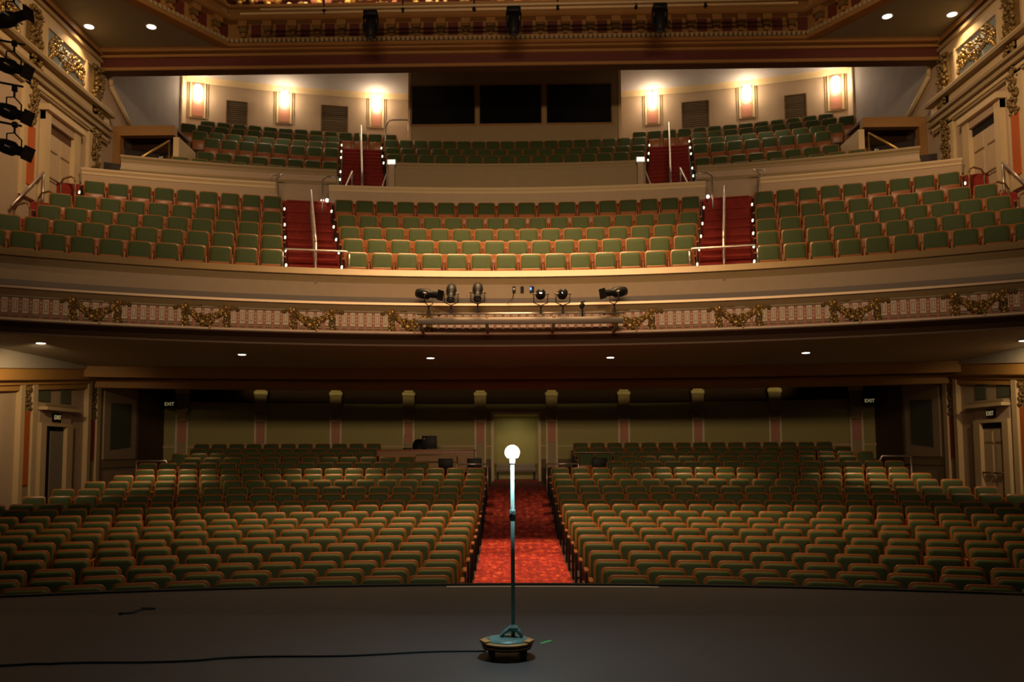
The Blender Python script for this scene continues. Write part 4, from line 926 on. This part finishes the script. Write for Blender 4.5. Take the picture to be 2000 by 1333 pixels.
# ------------------------------------------------------------------ balcony and upper tier handrails
def hr(y, Y): return hp(y, Y)
for s, nm in ((-1, 'left'), (1, 'right')):
    # guard rail on the ledge in front of the stair
    xa, xb = s * 3.86, s * 5.30; Ya, Yb_ = arcY(Yr + .1, CB, xa), arcY(Yr + .1, CB, xb); zt_ = zr + .42
    P0 = [(xa, Ya, zt_ - .06), (xa + s * .06, Ya, zt_), (xb - s * .06, Yb_, zt_), (xb, Yb_, zt_ - .06)]
    rail_obj([P0, [P0[0], (xa, Ya, zr)], [P0[3], (xb, Yb_, zr)]], .024, 'steel guard rail on the balcony ledge before the %s stair' % nm, group='guard rails on the balcony ledge')
    # middle handrail of the lower stair
    def midx(Y): return s * ((bin_(Y) + bout(Y)) / 2)
    n = 6; tops_ = []; posts = []
    for i in range(n):
        Y = BAL[0][0] - .35 + (BAL[4][0] + .15 - BAL[0][0]) * i / (n - 1); zf_ = BAL[0][2] + (BAL[4][2] + .05 - BAL[0][2]) * i / (n - 1)
        Yq = arcY(Y, -4, midx(Y)); tops_.append((midx(Yq), Yq, zf_ + .95)); posts.append([(midx(Yq), Yq, zf_ + .95), (midx(Yq), Yq, zf_)])
    t = rail_obj([tops_] + posts, .026, 'steel handrail down the middle of the %s balcony stair' % nm, group='handrails of the balcony stairs')
    b = MB()
    o0 = Vector(tops_[0])
    for k in range(1, 5): b.tube([Vector((p[0], p[1], p[2] - .17 * k)) - o0 for p in tops_], .012, 'metal', 6)
    b.build('lower_bars', t)
    # parapet-end rails
    for xq, sd, nq in ((bin_(YP) + .12, -1, 'inner'), (bout(YP) - .12, 1, 'outer')):
        Y = arcY(YP, CP1, xq) - .1; top_ = ZP + .22; X = s * xq
        P = [(X, Y - .55, top_ - .30), (X, Y, top_), (X + s * sd * .32, Y + .06, top_), (X + s * sd * .32, Y + .06, ZP)]
        rail_obj([P, [(X, Y - .5, top_ - .27), (X, Y - .5, BAL[4][2] + .3)]], .028, 'bent steel rail at the top of %s balcony stair, %s side' % (nm, nq), group='bent rails at the top of the balcony stairs')
    # middle handrail of the upper stair
    def mx(Y): return s * ((uin(Y) + uout(Y)) / 2)
    tops_ = []; posts = []
    for i in range(7):
        t_ = i / 6; Y = Yb + (Yt - Yb) * t_; X = mx(Y); Yq = arcY(Y, -6, X); z = XA + .18 + (ztop - XA - .18) * t_
        tops_.append((X, Yq, z + .9)); posts.append([(X, Yq, z + .9), (X, Yq, z)])
    t = rail_obj([tops_] + posts, .032, 'steel handrail down the middle of the %s upper stair' % nm, group='handrails of the upper stairs')
    b = MB(); o0 = Vector(tops_[0])
    for k in range(1, 5): b.tube([Vector((p[0], p[1], p[2] - .17 * k)) - o0 for p in tops_], .014, 'metal', 6)
    b.build('lower_bars', t)
    # wall-side rails of the upper stair foot
    for xq, nq in ((uin(YU) + .2, 'inner'), (uout(YU) - .1, 'outer')):
        X = s * xq; Y0, Y1_ = YU + .05, YU + 1.25
        rail_obj([[(X, Y0 - .3, XA + .95), (X, Y0, XA + 1.0), (X, Y1_, XA + 1.95)], [(X, Y0 - .3, XA + .95), (X, Y0 - .3, XA)], [(X, Y1_, XA + 1.95), (X, Y1_, XA + .9)]], .03, 'short steel rail at the foot of %s upper stair, %s side' % (nm, nq), group='short rails at the foot of the upper stairs')
    # hoop rail beside the booth
    if s < 0:
        X0, X1 = -4.75, -3.95; Y0 = UP[5][0] - .9; z1__ = hp(232, Y0)
        rail_obj([[(X0, Y0, z1__ - .25), (X0 + .1, Y0, z1__ - .05), (X0 + .25, Y0, z1__), (X1, Y0, z1__), (X1 + .05, Y0, z1__ - .08)], [(X0, Y0, z1__ - .25), (X0, Y0, ztop)], [(X1 + .05, Y0, z1__ - .08), (X1 + .05, Y0, ztop)]], .03, 'tall steel hoop rail at the head of left upper stair', group='rails in the upper tier')
    # balcony side exits: hoop rails and sloping rail along the wall
    for k, (Y0, zb_) in enumerate(((21.3, BAL[4][2]), (20.3, BAL[3][2]), (19.3, BAL[2][2]))):
        X = s * 11.62; z1__ = zb_ + .95
        rail_obj([[(X - s * .12, Y0, z1__ - .15), (X - s * .08, Y0, z1__ - .04), (X, Y0, z1__), (X + s * .25, Y0 + .1, z1__ - .02), (X + s * .32, Y0 + .1, z1__ - .15)], [(X - s * .12, Y0, z1__ - .15), (X - s * .12, Y0, zb_)], [(X + s * .32, Y0 + .1, z1__ - .15), (X + s * .32, Y0 + .1, zb_)]], .025, 'hoop rail by the %s side exit of balcony, %s' % (nm, ['highest one', 'middle one', 'lowest one'][k]), 'bronze', 'hoop rails by the balcony side exits')
    rail_obj([[(s * 11.95, 19.3, HC + 5.85), (s * 11.95, 20.6, HC + 7.1)], [(s * 11.95, 20.6, HC + 7.1), (s * 11.95, 20.6, HC + 6.0)]], .035, 'pale sloping handrail along the %s wall of balcony' % nm, 'metal', 'sloping wall handrails')
    # bright emergency lamps by the stair head, white box lamp at the upper stair
    X = s * (bin_(YP) + .02); Y = arcY(YP, CP1, X) - .5; b = MB(); z = XA + .02
    b.box((X - .02, Y + .05, z - .12), (X + .02, Y + .10, z + .1), 'black'); b.blob((X, Y, z), .05, 'dlight')
    if s < 0: b.blob((X + s * .13, Y, z), .04, 'dlight')
    tag(b.build('emergency_lamp'), 'small bright lamp at the head of the %s balcony stair' % nm, 'lamp', 'emergency lamps')
    X = s * (uin(YC_) - .22); Y = arcY(YC_, -9, X) - .14; t = empty('box_lamp', (X, Y - .08, ZC_), 0, 'white glowing box lamp on parapet post beside %s upper stair' % nm, 'lamp', 'box lamps beside the upper stairs')
    b = MB(); b.box((-.14, -.08, -.16), (.14, .06, .02), 'white', None, .02); b.build('case', t); b = MB(); b.box((-.12, -.095, -.14), (.12, -.08, 0), 'dlight_dim'); b.build('lens', t); b = MB(); b.box((-.09, -.05, -1.4), (.09, .05, -.16), 'tan'); b.build('post', t)

# ------------------------------------------------------------------ stage lighting instruments
def spotlight(loc, aim, label, group, L=.5, hang=1, scale=1.0, lit=None, cat='stage light'):
    """ellipsoidal spotlight on a yoke; hang = +1 stands above its pipe, -1 hangs below"""
    t = empty('stage_spotlight', loc, 0, label, cat, group)
    d = (Vector(aim) - Vector(loc)).normalized(); Rm = d.to_track_quat('Z', 'Y').to_matrix().to_4x4() @ Matrix.Scale(scale, 4)
    b = MB(); b.lathe([(.05, -L * .5), (.10, -L * .48), (.115, -L * .3), (.115, -.02), (.075, .04), (.075, L * .42), (.085, L * .44), (.085, L * .5)], 'black', 14, Rm); b.build('body', t)
    b = MB(); b.lathe([(.07, L * .5), (.04, L * .505)], lit or 'lens', 14, Rm); b.build('lens', t)
    b = MB(); b.box((-.11, -.11, L * .5), (.11, .11, L * .515), 'black', Rm)
    if abs(d.x) > .5 or hang < 0: b.build('gel_frame', t)
    h = hang * .26 * scale; b = MB(); w_ = .15 * scale
    side = d.cross(Vector((0, 0, 1))).normalized() * w_
    b.tube([side * 1.0 + Vector((0, 0, 0)), side * 1.0 + Vector((0, 0, -h * .75)), Vector((0, 0, -h)), -side + Vector((0, 0, -h * .75)), -side], .012 * scale, 'black', 6); b.tube([side * 1.25, -side * 1.25], .016 * scale, 'metal', 6); b.build('yoke', t)
    b = MB(); b.tube([(0, 0, -h), (0, 0, -h * 1.5)], .018 * scale, 'black', 6); b.box((-.03, -.03, -h * 1.5 - .04), (.03, .03, -h * 1.5 + .04), 'black'); b.build('clamp', t)
    return t
YL = 17.9
def lb(x, y, D=18.2): return ((x - 996) * D / F - .215, yz(y, D)[0], yz(y, D)[1])
# the bar on the balcony front
t = empty('lighting_bar', lb(1017, 628), 0, 'two grey lighting pipes bracketed across the middle of balcony front', 'lighting bar'); o0 = Vector(t.location)
b = MB(); b.tube([Vector(lb(817, 627)) - o0, Vector(lb(1217, 627)) - o0], .075, 'ledgegrey', 12); b.build('lower_pipe', t)
b = MB(); b.tube([Vector(lb(815, 613, 18.3)) - o0, Vector(lb(1219, 613, 18.3)) - o0], .022, 'metal', 10); b.build('upper_pipe', t)
for x in (822, 952, 1082, 1205):
    b = MB(); a = Vector(lb(x, 627)) - o0; b.tube([a + Vector((0, -.03, .09)), a + Vector((0, .1, -.14)), a + Vector((0, .62, -.16))], .035, 'bronze', 8); b.build('bracket', t)
GS = 'spotlights on the balcony front bar'
spec = [(838, 574, (12, 10, 0), 'leftmost spotlight on the balcony bar, turned to the right', None, .62), (882, 573, (0, 14, -2.5), 'second spotlight from the left on balcony bar, facing the stage', None, .5), (934, 571, (0, 14, -2.5), 'third spotlight from the left on balcony bar, facing the stage', None, .5),
        (1057, 575, (1, 3, 1), 'spotlight on the balcony bar beside the small wall boxes', None, .42), (1100, 575, (1.5, 3, 1), 'second spotlight from the right on the balcony bar', None, .42), (1200, 573, (-12, 10, 0), 'rightmost spotlight on the balcony bar, turned to the left', None, .62)]
for x, y, aim, lab_, lit, L in spec:
    p = lb(x, y, 18.3); aim_ = (p[0] + aim[0] * .5, aim[1], aim[2] + 3) if abs(aim[0]) < 5 else (p[0] + aim[0], p[1] - 7, p[2] - 2.5)
    spotlight(p, aim_, lab_, GS, L, 1)
b = MB(); p = lb(1138, 601, 18.3); b.tube([(0, 0, -.22), (0, 0, .05)], .02, 'black', 6); b.blob((0, 0, .03), .07, 'black'); b.tube([(-.03, -.02, .08), (.05, -.06, .12)], .02, 'black', 6)
tag(b.build('pipe_clamp', loc=p), 'small black empty pipe clamp standing on the balcony bar', 'clamp')
for x, lab_, mt in ((1005, 'grey outlet box on balcony front, leftmost of three', 'metal'), (1021, 'black outlet box on balcony front, middle of three', 'black'), (1040, 'dark network box with blue light on the balcony front', 'black')):
    Xq = (x - 996) * 19.4 / F - .215; zq = yz(567, 19.45)[1]; Yq = arcY(yz(567, 19.48)[0], CB, Xq)
    t = empty('outlet_box', (Xq, Yq - .03, zq), 0, lab_, 'outlet box', 'outlet boxes on the balcony front')
    wq = .07 if x < 1030 else .10; b = MB(); b.box((-wq / 2, -.03, -.075), (wq / 2, .03, .075), 'black', None, .006); b.build('case', t)
    if x > 1030: b = MB(); b.box((-.045, -.034, -.01), (-.01, -.03, .05), 'screen'); b.build('led', t)
    if x < 1010: b = MB(); b.box((-.02, -.034, .0), (.02, -.03, .04), 'white'); b.build('socket', t); b = MB(); b.tube([(0, -.04, -.05), (-.03, -.08, -.2), (-.12, -.6, -.35), (-.15, -.95, -.5)], .008, 'cable', 6); b.build('cord', t)
# overhead pipe with three hanging moving heads
PD = 21.6
t = empty('overhead_pipe', (0, yz(18, PD)[0], yz(18, PD)[1]), 0, 'long pale double pipe hung across the dome opening', 'lighting bar'); o0 = Vector(t.location)
b = MB(); b.tube([Vector(lb(470, 20, PD)) - o0, Vector(lb(1558, 14, PD)) - o0], .035, 'cream', 10); b.build('lower_pipe', t)
b = MB(); b.tube([Vector(lb(510, 12, PD)) - o0, Vector(lb(1540, 6, PD)) - o0], .035, 'cream', 10); b.build('upper_pipe', t)
for x in (635, 790, 930, 1093, 1245, 1380):
    b = MB(); a = Vector(lb(x, 17, PD)) - o0; b.tube([a + Vector((0, 0, -.07)), a + Vector((0, 0, 1.0))], .02, 'black', 8); b.blob(tuple(a), .06, 'black'); b.build('hanger', t)
mh0 = None
for x, y, nm in ((727, 46, 'left'), (1007, 43, 'middle'), (1291, 41, 'right')):
    p = lb(x, y, PD)
    if mh0 is None:
        mh0 = empty('moving_head_light', p, 0, 'black moving head light hanging from overhead pipe, %s one of three' % nm, 'stage light', 'moving heads on the overhead pipe')
        b = MB(); b.box((-.18, -.14, .22), (.18, .14, .36), 'black', None, .03); b.build('base', mh0)
        b = MB(); b.box((-.20, -.06, -.18), (-.165, .06, .24), 'black', None, .01); b.box((.165, -.06, -.18), (.20, .06, .24), 'black', None, .01); b.build('yoke', mh0)
        b = MB(); b.lathe([(.06, -.36), (.12, -.33), (.15, -.2), (.16, .0), (.13, .14), (.06, .2)], 'black', 16); b.build('head', mh0)
        b = MB(); b.lathe([(.05, -.372), (.10, -.345)], 'lens', 16); b.build('lens', mh0)
        b = MB(); b.tube([(-.1, 0, .36), (-.1, 0, .46)], .015, 'metal', 6); b.tube([(.1, 0, .36), (.1, 0, .46)], .015, 'metal', 6); b.build('clamp', mh0)
    else: copy_tree(mh0, p, 0, 'black moving head light hanging from overhead pipe, %s one of three' % nm)
# boom of spotlights at the left edge
BDp = 13.0
pb = lb(-38, 150, BDp)
t = empty('lighting_boom', (pb[0], pb[1], HC - 2.4), 0, 'vertical pipe with side arms at the left edge of the view', 'lighting bar')
b = MB(); b.tube([(0, 0, 0), (0, 0, 9.6)], .03, 'black', 8); b.build('pole', t)
for y, ya, nm, ax in ((22, -30, 'topmost', -4), (120, 72, 'second from the top', 3), (210, 158, 'third from the top', 3), (281, 238, 'lowest', 3)):
    p = lb(18, y, BDp); pa = lb(22, ya, BDp)
    b = MB(); b.tube([(0, 0, pa[2] - (HC - 2.4) + .12), (pa[0] - pb[0] + .12, 0, pa[2] - (HC - 2.4))], .018, 'black', 8); b.build('arm', t)
    q = spotlight(p, (p[0] + 6, p[1] - 1.2, p[2] + (0.9 if y < 50 else -2.3)), 'black spotlight on the boom at the left edge, %s of four' % nm, 'spotlights on the left boom', .55, -1)
